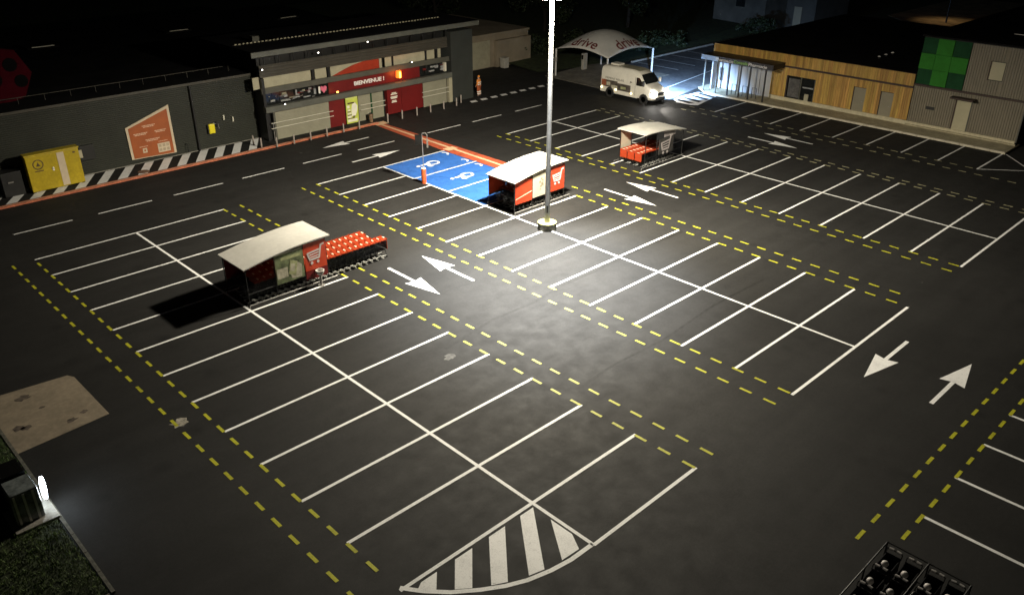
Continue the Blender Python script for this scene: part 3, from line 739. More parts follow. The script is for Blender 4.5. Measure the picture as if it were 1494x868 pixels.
# ================================================================== PARKING SIGN POST
sg = thing('parking_sign', (15.98,-4.3,0), 'thin sign post on an orange bollard at the blue bays', 'sign')
link('bollard_base', MB().lathe((15.98,-4.3,0), [(.15,0),(.15,.9),(.145,.93)], 16), M_orangeb, sg, True)
link('bollard_cap', MB().lathe((15.98,-4.3,.93), [(.15,0),(.13,.05),(.05,.07)], 16), M_letter, sg, True)
link('post', MB().tube([(15.98,-4.3,.95),(15.98,-4.3,3.05),(16.0,-4.33,3.13),(16.12,-4.47,3.13),(16.17,-4.53,3.03),(16.17,-4.53,2.3)], .025, 8), M_steel, sg, True)
link('sign_plate', MB().obox((15.84,-4.12,2.72), (.03,.42,.62), Matrix.Rotation(R(40),4,'Z')), M_dark, sg)
link('sign_plate', MB().obox((16.17,-4.55,2.5), (.03,.1,.5), Matrix.Rotation(R(40),4,'Z')), M_steel, sg)

# ================================================================== LAMP MAST
px, py = 16.12, -14.62
lm = thing('lamp_mast', (px,py,0), 'tall grey lamp mast on a round concrete base in the middle bays', 'lamp mast')
link('base_drum', MB().lathe((px,py,0), [(.5,0),(.5,.34),(.48,.36)], 28), M_drum, lm, True)
link('base_top', MB().lathe((px,py,.36), [(.5,0),(.5,.035),(.40,.035),(.39,.015),(.02,.02)], 28), M_drumtop, lm, True)
link('pole', MB().lathe((px,py,.36), [(.145,0),(.145,.3),(.135,2),(.112,8),(.098,11.5)], 14), M_pole, lm, True)
link('service_door', MB().obox((px-.11,py-.10,1.15), (.1,.03,.4), Matrix.Rotation(R(-45),4,'Z')), M_dark, lm)
HZ = 11.82
link('head_frame', MB().box(px-.5,py-.05,HZ,px+.5,py+.05,HZ+.08).box(px-.05,py-.5,HZ+.002,px+.05,py+.5,HZ+.082), M_pole, lm)
for k, (dx, dy) in enumerate([(.46,0),(-.46,0),(0,.46),(0,-.46)]):
    h = link('floodlight', MB().box(px+dx-.2,py+dy-.2,HZ-.1,px+dx+.2,py+dy+.2,HZ-.002), M_dark, lm, bevel=.02)
    link('lens', MB().box(px+dx-.16,py+dy-.16,HZ-.112,px+dx+.16,py+dy+.16,HZ-.1), M_lens, h)
    L = bpy.data.lights.new('floodlight_light', 'POINT'); L.energy = POLE_POWER; L.color = POLE_COLOR; L.shadow_soft_size = .13
    lo = bpy.data.objects.new('floodlight_light', L); COL.objects.link(lo); lo.parent = h
    lo.location = (dx, dy, HZ-.26)
    # the floodlight's own light distribution: strong downwards, weak towards the horizon
    L.use_nodes = True; ln = L.node_tree.nodes; ll = L.node_tree.links; em = ln['Emission']
    ge = ln.new('ShaderNodeNewGeometry'); sx = ln.new('ShaderNodeSeparateXYZ'); ll.new(ge.outputs['Incoming'], sx.inputs[0])
    ab = ln.new('ShaderNodeMath'); ab.operation = 'MULTIPLY'; ab.inputs[1].default_value = DIST_SIGN; ll.new(sx.outputs['Z'], ab.inputs[0])
    cr = ln.new('ShaderNodeValToRGB'); el = cr.color_ramp.elements
    el[0].position = 0.0; el[0].color = (.01,)*3 + (1,); el[1].position = 1.0; el[1].color = (1,1,1,1)
    for p_, v_ in DIST: e_ = el.new(p_); e_.color = (v_,v_,v_,1)
    ll.new(ab.outputs[0], cr.inputs[0]); ll.new(cr.outputs[0], em.inputs['Strength'])
# extra narrower head, added to make the bright pool on the lane before the mast
af = link('added_pool_lamp', MB().obox((px-.3,py-.3,HZ+.25), (.36,.36,.12), Matrix.Rotation(R(20),4,'X')), M_dark, lm, bevel=.02)
LS = bpy.data.lights.new('added_pool_light','SPOT'); LS.energy = AIM_POWER; LS.color = (.90,.95,1.0); LS.spot_size = R(74); LS.spot_blend = 1.0; LS.shadow_soft_size = .13
lo = bpy.data.objects.new('added_pool_light', LS); COL.objects.link(lo); lo.parent = af; lo.location = (-.36,-.36,HZ-.2)
lo.rotation_euler = Vector((-3.3,-3.0,-11.6)).to_track_quat('-Z','Y').to_euler()

# ================================================================== TROLLEYS
def trolley_meshes():
    b = MB()
    wr = .011
    # basket: tapered box of wires; +x is the handle side
    top = [(-.48,-.21,.80),(.22,-.26,.92),(.22,.26,.92),(-.48,.21,.80)]
    bot = [(-.40,-.15,.46),(.20,-.20,.42),(.20,.20,.42),(-.40,.15,.46)]
    def lerp(p, q, t): return tuple(p[i]+(q[i]-p[i])*t for i in range(3))
    for lv in (0,.35,.7,1):
        ring = [lerp(bot[i], top[i], lv) for i in range(4)]
        for i in range(4): b.tube([ring[i], ring[(i+1)%4]], wr, 4)
    for i in range(4):
        nseg = 7 if i in (0,2) else 4
        for k in range(nseg+1):
            t = k/nseg; b.tube([lerp(bot[i],bot[(i+1)%4],t), lerp(top[i],top[(i+1)%4],t)], wr*.8, 4)
    b.add([bot[0],bot[1],bot[2],bot[3]], [(0,1,2,3)])
    f = MB().obox((.235,0,.86), (.02,.44,.16)); fe = MB().obox((.285,0,.71), (.02,.54,.5))
    f2 = MB().prism([(-.03,.955),(.30,.965),(.30,.985),(-.03,.975)], -.28, .28, 'y')
    h = MB().tube([(.31,-.27,.985),(.31,.27,.985)], .02, 8).tube([(.2,-.27,.92),(.31,-.27,1.0)], .02, 6).tube([(.2,.27,.92),(.31,.27,1.0)], .02, 6)
    lab = MB().obox((.27,0,1.0), (.06,.16,.03))
    c = MB()
    for s in (-1,1):
        c.tube([(.26,s*.22,.13),(-.42,s*.17,.12)], .016, 5)
        b.tube([(.18,s*.2,.44),(.24,s*.22,.14)], .016, 5); b.tube([(.22,s*.26,.92),(.18,s*.2,.44)], .014, 5)
        c.tube([(.06,s*.2,.10),(-.26,s*.33,.30)], .02, 4); c.tube([(-.25,s*.19,.20),(.0,s*.34,.06)], .02, 4)
    c.tube([(-.42,-.17,.12),(-.42,.17,.12)], .016, 5)
    w = MB()
    for x, y in ((.24,.23),(.24,-.23),(-.40,.18),(-.40,-.18)): w.lathe((x,y,.06), [(.06,-.015),(.06,.015)], 10, 'y')
    return dict(basket=mesh_of('basket',b,M_basket), child_seat_flap=mesh_of('child_seat_flap',f,M_trolred), top_cover=mesh_of('top_cover',f2,M_trolred),
                rear_flap=mesh_of('rear_flap',fe,M_trolred), handle=mesh_of('handle',h,M_trolred), handle_label=mesh_of('handle_label',lab,M_trollab), chassis=mesh_of('chassis',c,M_chrome), wheel_set=mesh_of('wheel_set',w,M_rubber))
TM = trolley_meshes()
proto = None
ORD = ['first','second','third','fourth','fifth','sixth','seventh','eighth','ninth','tenth','eleventh','twelfth','thirteenth','fourteenth','fifteenth','sixteenth','seventeenth','eighteenth','nineteenth','twentieth','twenty-first','twenty-second']
def trolley(x, y, rz, label, group, end=False):
    global proto
    if proto is None:
        t = thing('shopping_trolley', (x,y,0), label, 'trolley', group, rz)
        for k, me in TM.items():
            o = inst(k, me, t)
            if k == 'wheel_set': o['kind'] = 'stuff'
        proto = t
    else:
        t = copy_tree(proto)
        if not end:
            for ch in list(t.children):
                if ch.name.startswith('rear_flap'): bpy.data.objects.remove(ch)
        t.location = (x,y,0); t.rotation_euler = (0,0,rz); tag(t, label, 'trolley', group)
    return t

# ================================================================== TROLLEY SHELTERS
def cart_icon(cx, cz, s, fy, fl, parent, m):
    """shopping cart pictogram on a panel facing -y; fl mirrors it"""
    g = MB()
    def bar(a, b, w):
        A2 = Vector((a[0]*fl*s, a[1]*s)); B2 = Vector((b[0]*fl*s, b[1]*s)); d = (B2-A2).normalized(); nrm = Vector((-d.y, d.x))*w*s/2
        g.prism([(cx+q.x, cz+q.y) for q in (A2+nrm, B2+nrm, B2-nrm, A2-nrm)], fy-.012-.0007*len(g.v)/8, fy, 'y')
    bar((.62,.55),(.42,.52),.1); bar((.42,.55),(.25,-.22),.1); bar((-.48,.2),(.36,.28),.09); bar((-.48,.22),(-.34,-.24),.09); bar((-.36,-.22),(.27,-.2),.1)
    bar((-.36,.06),(.28,.12),.05); bar((-.34,-.08),(.26,-.04),.05)
    for x in (-.24,.16): g.lathe((cx+x*s*fl, fy-.012, cz-.42*s), [(.09*s,-.004),(.09*s,.01)], 10, 'y')
    return link('cart_pictogram', g, m, parent)

def shelter(x0, sgn, label, panels, back_panels, end_panel):
    L = 4.3
    def X(u): return x0 + sgn*u
    def zr(u):
        s = min(max(u/L,0),1); return 1.82 + .40*s + .52*s*(1-s)
    t = thing('trolley_shelter', (X(2.15),-10.9,0), label, 'trolley shelter', 'trolley shelters in the parking bays')
    YF, YB = -11.93, -9.85
    n = 14; us = [-.08+(L+.06)*k/n for k in range(n+1)]
    r = MB(); vs = []; fs = []
    for u in us:
        for dz in (0,.05): vs += [(X(u),YF-.13,zr(u)+.0+dz),(X(u),YB+.12,zr(u)+dz)]
    for i in range(n):
        a, b = 4*i, 4*i+4
        fs += [(a,a+1,b+1,b),(a+2,b+2,b+3,a+3),(a,b,b+2,a+2),(a+1,a+3,b+3,b+1)]
    fs += [(0,2,3,1),(4*n,4*n+1,4*n+3,4*n+2)]
    link('roof_sheet', r.add(vs,fs), M_roofsheet, t, True)
    for y in (YF+.02, YB-.02):
        link('roof_rail', MB().tube([(X(u),y,zr(u)-.03) for u in us[1:-1]], .022, 6), M_dark, t)
    for u in (.05,1.42,2.88,4.08):
        for y in (YF,YB): link('post', MB().tube([(X(u),y,0),(X(u),y,zr(u)-.04)], .025, 6), M_dark, t)
    for u in (.05,4.08): link('cross_beam', MB().tube([(X(u),YF,zr(u)-.06),(X(u),YB,zr(u)-.06)], .022, 6), M_dark, t)
    for y in (YF,YB):
        link('side_rail', MB().tube([(X(.05),y,.62),(X(4.08),y,.62)], .02, 6), M_dark, t)
        link('wheel_guide', MB().tube([(X(0),y-.1 if y == YF else y+.1,.13),(X(4.5),y-.1 if y == YF else y+.1,.13)], .024, 6), M_steel, t)
    for u in (0.0, 2.2, 4.5): link('guide_foot', MB().tube([(X(u),YF-.1,0),(X(u),YF-.1,.13)], .02, 6), M_steel, t)
    for (u0,u1,z0,z1,m,icon) in panels:
        xa, xb = sorted((X(u0),X(u1)))
        pnl = link('side_panel', MB().box(xa,YF-.045,z0,xb,YF-.028,z1), m, t)
        if icon == 'cart': cart_icon((xa+xb)/2-.02, (z0+z1)/2+.02, (xb-xa)*.72, YF-.045, sgn if False else 1, pnl, M_pinkcart)
        elif icon == 'device':
            xm = (xa+xb)/2
            link('printed_picture', MB().prism([(xm+.05,z0+.1),(xm+.55,z0+.05),(xm+.6,z0+.65),(xm+.2,z0+.95),(xm-.05,z0+.6)], YF-.052, YF-.0451, 'y'), M_photo3, pnl)
            link('printed_picture', MB().prism([(xm-.1,z0+.35),(xm+.25,z0+.2),(xm+.4,z0+.85),(xm+.05,z0+1.0)], YF-.056, YF-.0521, 'y'), M_photo2, pnl)
            link('printed_picture', MB().prism([(xm-.02,z0+.5),(xm+.2,z0+.42),(xm+.27,z0+.76),(xm+.07,z0+.84)], YF-.059, YF-.0561, 'y'), M_photo3, pnl)
            link('printed_picture', MB().box(xa+.04,YF-.05,z0+.25,xm-.12,YF-.0451,z0+.72), M_photo3, pnl)
            link('printed_picture', MB().box(xa+.3,YF-.05,z1-.42,xb-.1,YF-.0451,z1-.28), M_photo2, pnl)
            link('printed_picture', MB().box(xa+.05,YF-.05,z1-.12,xb-.05,YF-.0451,z1-.07), M_white_print, pnl)
        elif icon == 'figures':
            xm = (xa+xb)/2; zm = (z0+z1)/2
            g = MB()
            for dx, dz, r_ in ((0,.3,.07),(.1,.18,.06),(-.12,.12,.08),(.05,0,.09),(-.05,-.14,.07),(.12,-.1,.05),(-.1,-.32,.05)):
                g.lathe((xm+dx,YF-.047,zm+dz), [(r_,-.004),(r_,.002)], 9, 'y')
            link('printed_picture', g, M_doorgrey, pnl)
        elif icon == 'stripe':
            link('reflective_strip', MB().prism([(xa+.02,z0+.28),(xb-.02,z0+.52),(xb-.02,z0+.56),(xa+.02,z0+.32)], YF-.05, YF-.0451, 'y'), M_trollab, pnl)
    for (u0,u1,z0,z1,m) in back_panels:
        xa, xb = sorted((X(u0),X(u1))); link('back_panel', MB().box(xa,YB+.02,z0,xb,YB+.04,z1), m, t)
    if end_panel: 
        xa, xb = sorted((X(-.02),X(.02))); link('end_panel', MB().box(xa,YB+.1 if False else YF+.05,end_panel[0],xb,YB-.05,end_panel[1]), end_panel[2], t)
    return t
s1_ = shelter(.1, 1, 'left trolley shelter, red cart panel, green picture panel, three long trolley rows sticking out', [(1.45,2.86,.62,2.12,M_photo,'device'),(2.92,4.05,.8,2.12,M_redshelter,'cart'),(2.92,4.05,.35,.78,M_redpan,None)],
        [(.1,1.4,.6,1.9,M_redpan),(1.45,2.86,.6,2.1,M_clearpan),(2.92,4.05,.6,2.1,M_clearpan)], None)
s2_ = shelter(16.25, 1, 'middle trolley shelter right beside the lamp mast, white roof, cream centre panel', [(.08,1.38,.55,1.86,M_redshelter,'stripe'),(1.45,2.85,.62,2.05,M_creampan,'figures'),(2.92,4.05,.62,2.1,M_redshelter,'cart')],
        [(.1,1.4,.6,1.9,M_redshelter),(1.45,2.86,.6,2.1,M_redshelter),(2.92,4.05,.6,2.1,M_creampan)], None)
s3_ = shelter(32.05, -1, 'far trolley shelter with ribbed cream roof, open to the left, near the white van', [(1.15,2.7,.62,1.62,M_clearpan,'cart'),(1.0,2.2,1.72,2.05,M_pinkcart,None)],
        [(2.92,4.05,.3,2.1,M_creampan),(.1,1.4,.6,1.9,M_clearpan)], None)
for y in (-10.3,-11.2):
    link('roof_seam', MB().tube([(32.05-(-.1+4.4*k/14), y, 1.82+.40*min(max((-.1+4.4*k/14)/4.3,0),1)+.52*min(max((-.1+4.4*k/14)/4.3,0),1)*(1-min(max((-.1+4.4*k/14)/4.3,0),1))+.055) for k in range(15)], .02, 5), M_roofsheet, s3_)
ROWS = [(-11.5,'front row'),(-10.9,'middle row'),(-10.3,'back row')]
for y, rn in ROWS:
    n = 22 if y == -11.5 else 20
    for k in range(n):
        x = (7.42 if n == 22 else 6.9 if y == -10.9 else 7.0) - k*.325
        trolley(x, y, 0, f'{ORD[k]} trolley from the open end, {rn} at the left shelter', 'red topped trolleys nested at the left shelter', k == 0)
for y, rn in ROWS:
    for k in range(11):
        trolley(20.25 - k*.325, y, 0, f'{ORD[k]} trolley from the right end, {rn} in the middle shelter', 'red topped trolleys nested in the middle shelter', k == 0)
for y, rn in ROWS:
    for k in range(10):
        trolley(28.05 + k*.325, y-.05, math.pi, f'{ORD[k]} trolley from the red left end, {rn} in the far shelter', 'red topped trolleys nested in the far shelter', k == 0)
# cleaning bin beside the left shelter
wb = thing('litter_bin', (3.62,-12.17,0), 'round silver litter bin on a stem beside the left trolley shelter', 'bin')
link('bowl', MB().lathe((3.62,-12.17,.55), [(.12,0),(.19,.12),(.21,.22),(.16,.22),(.14,.06)], 16), M_chrome, wb, True)
link('stem', MB().tube([(3.62,-12.17,0),(3.62,-12.17,.56)], .06, 10), M_steel, wb); link('foot', MB().lathe((3.62,-12.17,0), [(.16,0),(.16,.03)], 14), M_steel, wb)

# dark trolley pen, bottom right
pen = thing('trolley_pen', (3.2,-39.1,0), 'dark wire trolley pen with thin rails in the near right corner', 'trolley pen')
for z in (.25,1.0):
    link('rail', MB().tube([(4.95,-38.0,z),(4.95,-40.15,z)], .022, 6), M_dark, pen)
    for y in (-38.0,-40.15,-39.1):
        link('rail', MB().tube([(1.0,y,z),(4.95,y,z)], .022, 6), M_dark, pen)
for x in (1.0,2.3,3.6,4.95):
    for y in (-38.0,-39.1,-40.15): link('post', MB().tube([(x,y,0),(x,y,1.02)], .024, 6), M_steel if x < 2 and y == -38.0 else M_dark, pen)
M_knob = mat('pale_knob', (.60,.57,.55), .45, var=.05); M_dkplast = mat('dark_trolley_plastic', (.016,.016,.018), .6, var=.2, spec=.25)
kb_ = mesh_of('basket', MB().box(-.3,-.2,.35,.3,.2,.36).box(-.3,-.2,.35,-.28,.2,.8).box(.28,-.2,.35,.3,.2,.86).box(-.3,-.2,.35,.3,-.18,.82).box(-.3,.18,.35,.3,.2,.82), M_dkplast)
kh_ = mesh_of('handle', MB().tube([(.36,-.2,.95),(.36,.2,.95)], .015, 6).tube([(.3,-.2,.8),(.36,-.2,.95)], .012, 5).tube([(.3,.2,.8),(.36,.2,.95)], .012, 5), M_dkplast)
kg_ = mesh_of('grip', MB().tube([(.36,-.16,.96),(.37,-.04,.965)], .036, 6).tube([(.37,.04,.965),(.36,.16,.96)], .036, 6), M_knob)
kk_ = mesh_of('knob', MB().ball((-.26,0,.93), .095), M_knob, True)
kf_ = mesh_of('chassis', MB().tube([(.3,-.18,.36),(.34,-.2,.08),(-.32,-.15,.08)], .014, 5).tube([(.3,.18,.36),(.34,.2,.08),(-.32,.15,.08)], .014, 5), M_steel)
kw_ = mesh_of('wheel_set', MB().lathe((.34,.2,.05), [(.05,-.015),(.05,.015)], 8, 'y').lathe((.34,-.2,.05), [(.05,-.015),(.05,.015)], 8, 'y').lathe((-.32,.15,.05), [(.05,-.015),(.05,.015)], 8, 'y').lathe((-.32,-.15,.05), [(.05,-.015),(.05,.015)], 8, 'y'), M_rubber)
pn = [(-38.28,'first line from the bays'),(-38.8,'second line from the bays'),(-39.38,'third line from the bays'),(-39.88,'line nearest the picture edge')]
for y, rn in pn:
    for k in range(4):
        t = thing('small_trolley', (4.45-k*.85, y, 0), f'dark small trolley, {ORD[k]} from the right in the pen, {rn}', 'trolley', 'dark trolleys in the near pen')
        for nm, me in (('basket',kb_),('handle',kh_),('grip',kg_),('knob',kk_),('chassis',kf_),('wheel_set',kw_)):
            o = inst(nm, me, t)
            if nm in ('wheel_set','grip'): o['kind'] = 'stuff'

# ================================================================== LIT TOTEM, bottom left
tt = thing('lit_totem', (-11.25,-19.45,.06), 'low black totem with a glowing white oval face on the grass verge', 'totem')
link('base_slab', MB().box(-11.7,-20.3,.0,-10.5,-18.75,.13), M_conc, tt, bevel=.02)
link('body', MB().box(-11.55,-20.0,.13,-10.8,-19.15,1.2), M_totglass, tt, bevel=.03)
link('top_cover', MB().box(-11.9,-19.12,.2,-10.85,-18.3,1.3), M_ladyblack, tt, bevel=.03)
ov = MB().lathe((0,0,0), [(.22,-.03),(.22,.03)], 26, 'x')
ov.v = [(x, y, z*1.75) for x,y,z in ov.v]
ov.moved(Matrix.Translation((-10.60,-19.62,.80)) @ Matrix.Rotation(R(-22),4,'Z'))
link('lit_face', ov, M_totlit, tt)
for x in (-11.45,-11.2,-10.95): link('body_rib', MB().box(x-.03,-20.03,.13,x+.03,-20.0,1.15), M_steel, tt)

# ================================================================== DRIVE CANOPY
slab = link('drive_slab', MB().prism([(43.2,11.6),(43.0,4.6),(52.0,3.8),(52.6,12.4)], -.03, .03), mat('drive_slab_concrete',(.22,.20,.165),.85,var=.2,scale=.8,dirt=.2)); tag(slab, kind='structure')
cL, cM, cR, cB = Vector((44.0,11.0,2.5)), Vector((44.4,5.1,2.35)), Vector((51.2,5.3,2.4)), Vector((51.0,11.4,2.4))
dc = thing('drive_canopy', (47.7,8.2,.03), 'white tent canopy with dark red drive lettering behind the van', 'canopy')
for c in (cL,cM,cR,cB): link('leg', MB().tube([(c.x,c.y,.03),(c.x,c.y,c.z)], .085, 10), M_tent, dc)
def tent(u, v):   # u along M->R, v along M->L
    p = (cM*(1-u)+cR*u)*(1-v) + (cL*(1-u)+cB*u)*v
    su, sv = math.sin(math.pi*u), math.sin(math.pi*v)
    return Vector((p.x, p.y, p.z + .42*su*(1-.0*v) + .42*sv + .85*(su*sv)**.8))
n = 24; vs = []; fs = []
for i in range(n+1):
    for j in range(n+1): vs.append(tuple(tent(i/n, j/n)))
for i in range(n):
    for j in range(n): fs.append((i*(n+1)+j, (i+1)*(n+1)+j, (i+1)*(n+1)+j+1, i*(n+1)+j+1))
fab = link('fabric', MB().add(vs,fs), M_tent, dc, True)
sol = fab.modifiers.new('thickness','SOLIDIFY'); sol.thickness = .02
def warpL(q):
    v = .52 - q.x/6.2; u = .10 + q.y/7.0
    return tent(u, v) + Vector((-.04,-.02,.03+q.z))
def warpR(q):
    u = .5 + q.x/6.9; v = .10 + q.y/6.2
    return tent(u, v) + Vector((-.02,-.04,.03+q.z))
text('drive_lettering', 'drive', 1.0, M_darkred, None, dc, width=2.9, warp=warpL, bold=.01); text('drive_lettering', 'drive', 1.0, M_darkred, None, dc, width=3.1, warp=warpR, bold=.01)
ks_ = thing('order_kiosk', (48.0,11.0,.03), 'pale slim order kiosk under the drive canopy', 'kiosk')
link('column', MB().box(47.75,10.85,.03,48.3,11.15,1.55), M_bin, ks_, bevel=.02); link('screen', MB().box(47.73,10.9,1.0,47.75,11.1,1.4), M_glass, ks_)
lp_ = link('leg_box', MB().box(43.8,10.82,1.35,43.98,11.0,1.75), M_bin, dc)

# ================================================================== VAN
vx, vy = 42.45, .55
van = thing('delivery_van', (vx,vy,0), 'white high roofed van with dark picture print and headlight on', 'van', None, R(-90))
st = [(-2.85,.42,2.15,.88),(-2.8,.38,2.38,.93),(-2.6,.36,2.48,.95),(-1,.36,2.52,.97),(.5,.36,2.52,.97),(1.0,.36,2.44,.97),(1.3,.36,2.28,.97),(1.62,.36,1.9,.97),(1.95,.36,1.52,.96),(2.3,.36,1.36,.94),(2.6,.38,1.2,.90),(2.78,.42,1.0,.84),(2.86,.46,.72,.76)]
vs = []; fs = []; NP = 10
for x, zb, zt, w in st:
    h = zt - zb
    hw = [(w*.96,zb),(w,zb+.12*h),(w,zb+.45*h),(w*.93,zb+.82*h),(w*.86,zb+.94*h),(w*.70,zt)]
    ring = hw + [(-a,b) for a,b in hw[::-1]]
    vs += [(x,a,b) for a,b in ring]
k = 12
for i in range(len(st)-1):
    for j in range(k):
        j2 = (j+1) % k; fs.append((i*k+j, i*k+j2, (i+1)*k+j2, (i+1)*k+j))
fs.append(tuple(range(k))[::-1]); fs.append(tuple((len(st)-1)*k+j for j in range(k)))
body = link('body', MB().add(vs,fs), M_vanwhite, van, True, world=False)
def vpart(name, mb, m, parent=van, **kw): return link(name, mb, m, parent, world=False, **kw)
def yw(x, z):   # half width of the body at x, z
    for a, b in zip(st, st[1:]):
        if a[0] <= x <= b[0]:
            t = (x-a[0])/(b[0]-a[0]); zb = a[1]+(b[1]-a[1])*t; zt = a[2]+(b[2]-a[2])*t; w = a[3]+(b[3]-a[3])*t
            f = (z-zb)/(zt-zb); pr_ = [(0,.96),(.12,1),(.45,1),(.82,.93),(.94,.86),(1,.70)]
            for (f0,w0),(f1,w1) in zip(pr_,pr_[1:]):
                if f0 <= f <= f1: return w*(w0+(w1-w0)*(f-f0)/(f1-f0))
    return .97
def side(name, poly, m, d=.012, parent=van, sides=(-1,), n=6):
    for s in sides:
        g = MB(); g.add([(x, s*(yw(x,z)+d), z) for x,z in poly], [tuple(range(len(poly)))]); o = vpart(name, g, m, parent)
    return o
def band(name, x0, x1, z0, z1, m, d=.012, parent=van):   # print that follows the side
    g = MB(); nx, nz = 8, 4; vv = []; ff = []
    for i in range(nx+1):
        for j in range(nz+1):
            x = x0+(x1-x0)*i/nx; z = z0+(z1-z0)*j/nz; vv.append((x, -(yw(x,z)+d), z))
    for i in range(nx):
        for j in range(nz): ff.append((i*(nz+1)+j,(i+1)*(nz+1)+j,(i+1)*(nz+1)+j+1,i*(nz+1)+j+1))
    return vpart(name, g.add(vv,ff), m, parent)
pr1 = band('picture_print', -2.5, -.95, .78, 1.36, M_vanprint); band('picture_print', -.95, .45, .66, 1.24, M_vanprint); band('picture_print', -2.7, -2.2, .85, 1.35, M_vanred, .014)
band('print_patch', -1.6, -.95, .78, 1.0, M_photo3, .015, pr1); band('print_patch', -.6, -.05, .82, 1.02, M_photo2, .015, pr1); band('print_patch', -2.15, -1.75, .9, 1.2, M_photo3, .015, pr1)
def vside(q): 
    x = q.x; z = q.y
    return Vector((x, -(yw(x,z)+.014+q.z), z))
text('side_lettering', 'DEMENT RELAIS', .16, mat('van_lettering',(.12,.11,.09)), None, van, width=2.0, warp=lambda q: vside(Vector((q.x-1.3, q.y+1.52, q.z))), world=False)
vpart('bird_emblem', MB().add([(.35,-.99,1.62),(.62,-.99,1.55),(.33,-.99,1.42),(.42,-.99,1.53)], [(0,1,2,3)]), mat('van_lettering',(.12,.11,.09)))
for s in (-1,1):
    g = MB(); vv = []; ff = []
    for i in range(7):
        for j in range(5):
            x = 1.0+.8*i/6; z0_ = 1.36; z1_ = 2.0 if x < 1.3 else 2.0-(x-1.3)*1.15; z = z0_+(max(z1_,z0_+.03)-z0_)*j/4; vv.append((x, s*(yw(x,z)+.012), z))
    for i in range(6):
        for j in range(4): ff.append((i*5+j,(i+1)*5+j,(i+1)*5+j+1,i*5+j+1))
    vpart('side_window', g.add(vv,ff), M_glass)
for s in (-1,1): vpart('door_line', MB().box(.92,s*.985-.004,.5,.935,s*.985+.004,2.0), M_vandark)
# windscreen just proud of the slope
g = MB(); rows = [(1.36,2.245,.80),(1.62,1.92,.86),(1.93,1.56,.89)]
vv = []; 
for x,z,w in rows: vv += [(x+.03,-w,z+.012),(x+.045,0,z+.03),(x+.03,w,z+.012)]
vpart('windscreen', g.add(vv, [(0,1,4,3),(1,2,5,4),(3,4,7,6),(4,5,8,7)]), M_glass)
vpart('dashboard_reflection', MB().obox((1.72,.35,1.84), (.02,.5,.14), Matrix.Rotation(R(-40),4,'Y')), mat('pale_teal',(.25,.32,.30),.3,var=.3))
vpart('roof_skin', MB().add([(-2.4,-.62,2.505),(.5,-.62,2.535),(1.0,-.62,2.455),(1.0,.62,2.455),(.5,.62,2.535),(-2.4,.62,2.505)], [(0,1,4,5),(1,2,3,4)]), M_vanroof)
vpart('roof_box', MB().box(-2.2,-.45,2.52,-1.3,.3,2.68), M_vanwhite, bevel=.04)
vpart('front_bumper', MB().prism([(2.5,-.86),(2.84,-.74),(2.93,-.4),(2.93,.4),(2.84,.74),(2.5,.86)], .3, .58), M_vandark, bevel=.03)
vpart('grille', MB().box(2.80,-.42,.72,2.885,.42,.95), M_vandark)
vpart('sill_panel', MB().box(-1.25,-1.0,.33,1.2,-.96,.52), M_vanwhite, bevel=.01); vpart('rear_sill', MB().box(-2.8,-1.0,.33,-2.25,-.95,.55), M_vanwhite, bevel=.01)
for s in (-1,1):
    h = vpart('headlight', MB().prism([(2.5,s*.93),(2.72,s*.88),(2.84,s*.66),(2.6,s*.66)] if s > 0 else [(2.6,s*.66),(2.84,s*.66),(2.72,s*.88),(2.5,s*.93)], .82, 1.06), M_vandark)
    vpart('headlight_lens', MB().lathe((0,0,0), [(.22,-.06),(.24,.03),(.17,.12),(.03,.16)], 16, 'x').moved(Matrix.Translation((2.77,s*.80,.92)) @ Matrix.Rotation(R(38*s),4,'Z')), M_head, h)
    vpart('tail_lamp', MB().box(-2.88,s*.82-.06,1.0,-2.83,s*.82+.06,1.5), M_redpan)
    m_ = vpart('mirror', MB().box(1.75,s*1.12-.1,1.5,1.9,s*1.12+.12,1.85), M_vanwhite if s > 0 else M_vandark, bevel=.03)
    vpart('mirror_arm', MB().tube([(1.78,s*.93,1.5),(1.82,s*1.08,1.6)], .025, 5), M_vandark, m_)
for x in (-1.75,1.85):
    for s in (-1,1):
        w_ = vpart('wheel', MB().lathe((x,s*.87,.35), [(.24,-.12),(.33,-.12),(.35,-.06),(.35,.06),(.33,.12),(.24,.12)], 22, 'y'), M_rubber, smooth=True)
        vpart('rim', MB().lathe((x,s*.98,.35), [(.23,-.02),(.2,.012*s),(.06,.02*s)], 14, 'y'), M_steel, w_)
        vpart('wheel_arch', MB().lathe((x,s*.955,.36), [(.43,-.045),(.43,.045)], 22, 'y'), M_vandark)
for x, z in ((-2.68,.66),(-1.12,.66),(.55,.62)): vpart('marker_lamp', MB().ball((x,-.985,z), .07), M_marker)
# headlight and side work lamp that shine on the ground
def spot(name, parent, loc, aim, energy, col, ang, blend=.5, r=.08):
    l_ = bpy.data.lights.new(name,'SPOT'); l_.energy = energy; l_.color = col; l_.spot_size = R(ang); l_.spot_blend = blend; l_.shadow_soft_size = r
    o = bpy.data.objects.new(name, l_); COL.objects.link(o); o.parent = parent; o.location = loc
    o.rotation_euler = Vector(aim).to_track_quat('-Z','Y').to_euler(); return o
spot('headlight_light', van, (2.98,-.8,.9), (1,-.1,-.22), 700, (1,.93,.82), 75)
wl_ = vpart('work_lamp', MB().box(1.0,.9,1.95,1.25,1.12,2.1), M_vandark); vpart('work_lens', MB().box(1.02,1.12,1.97,1.23,1.135,2.08), M_work, wl_)
spot('work_lamp_light', van, (1.5,1.35,1.9), (-.22,1,-.85), 30000, (.36,.60,1.0), 116, 1.0)

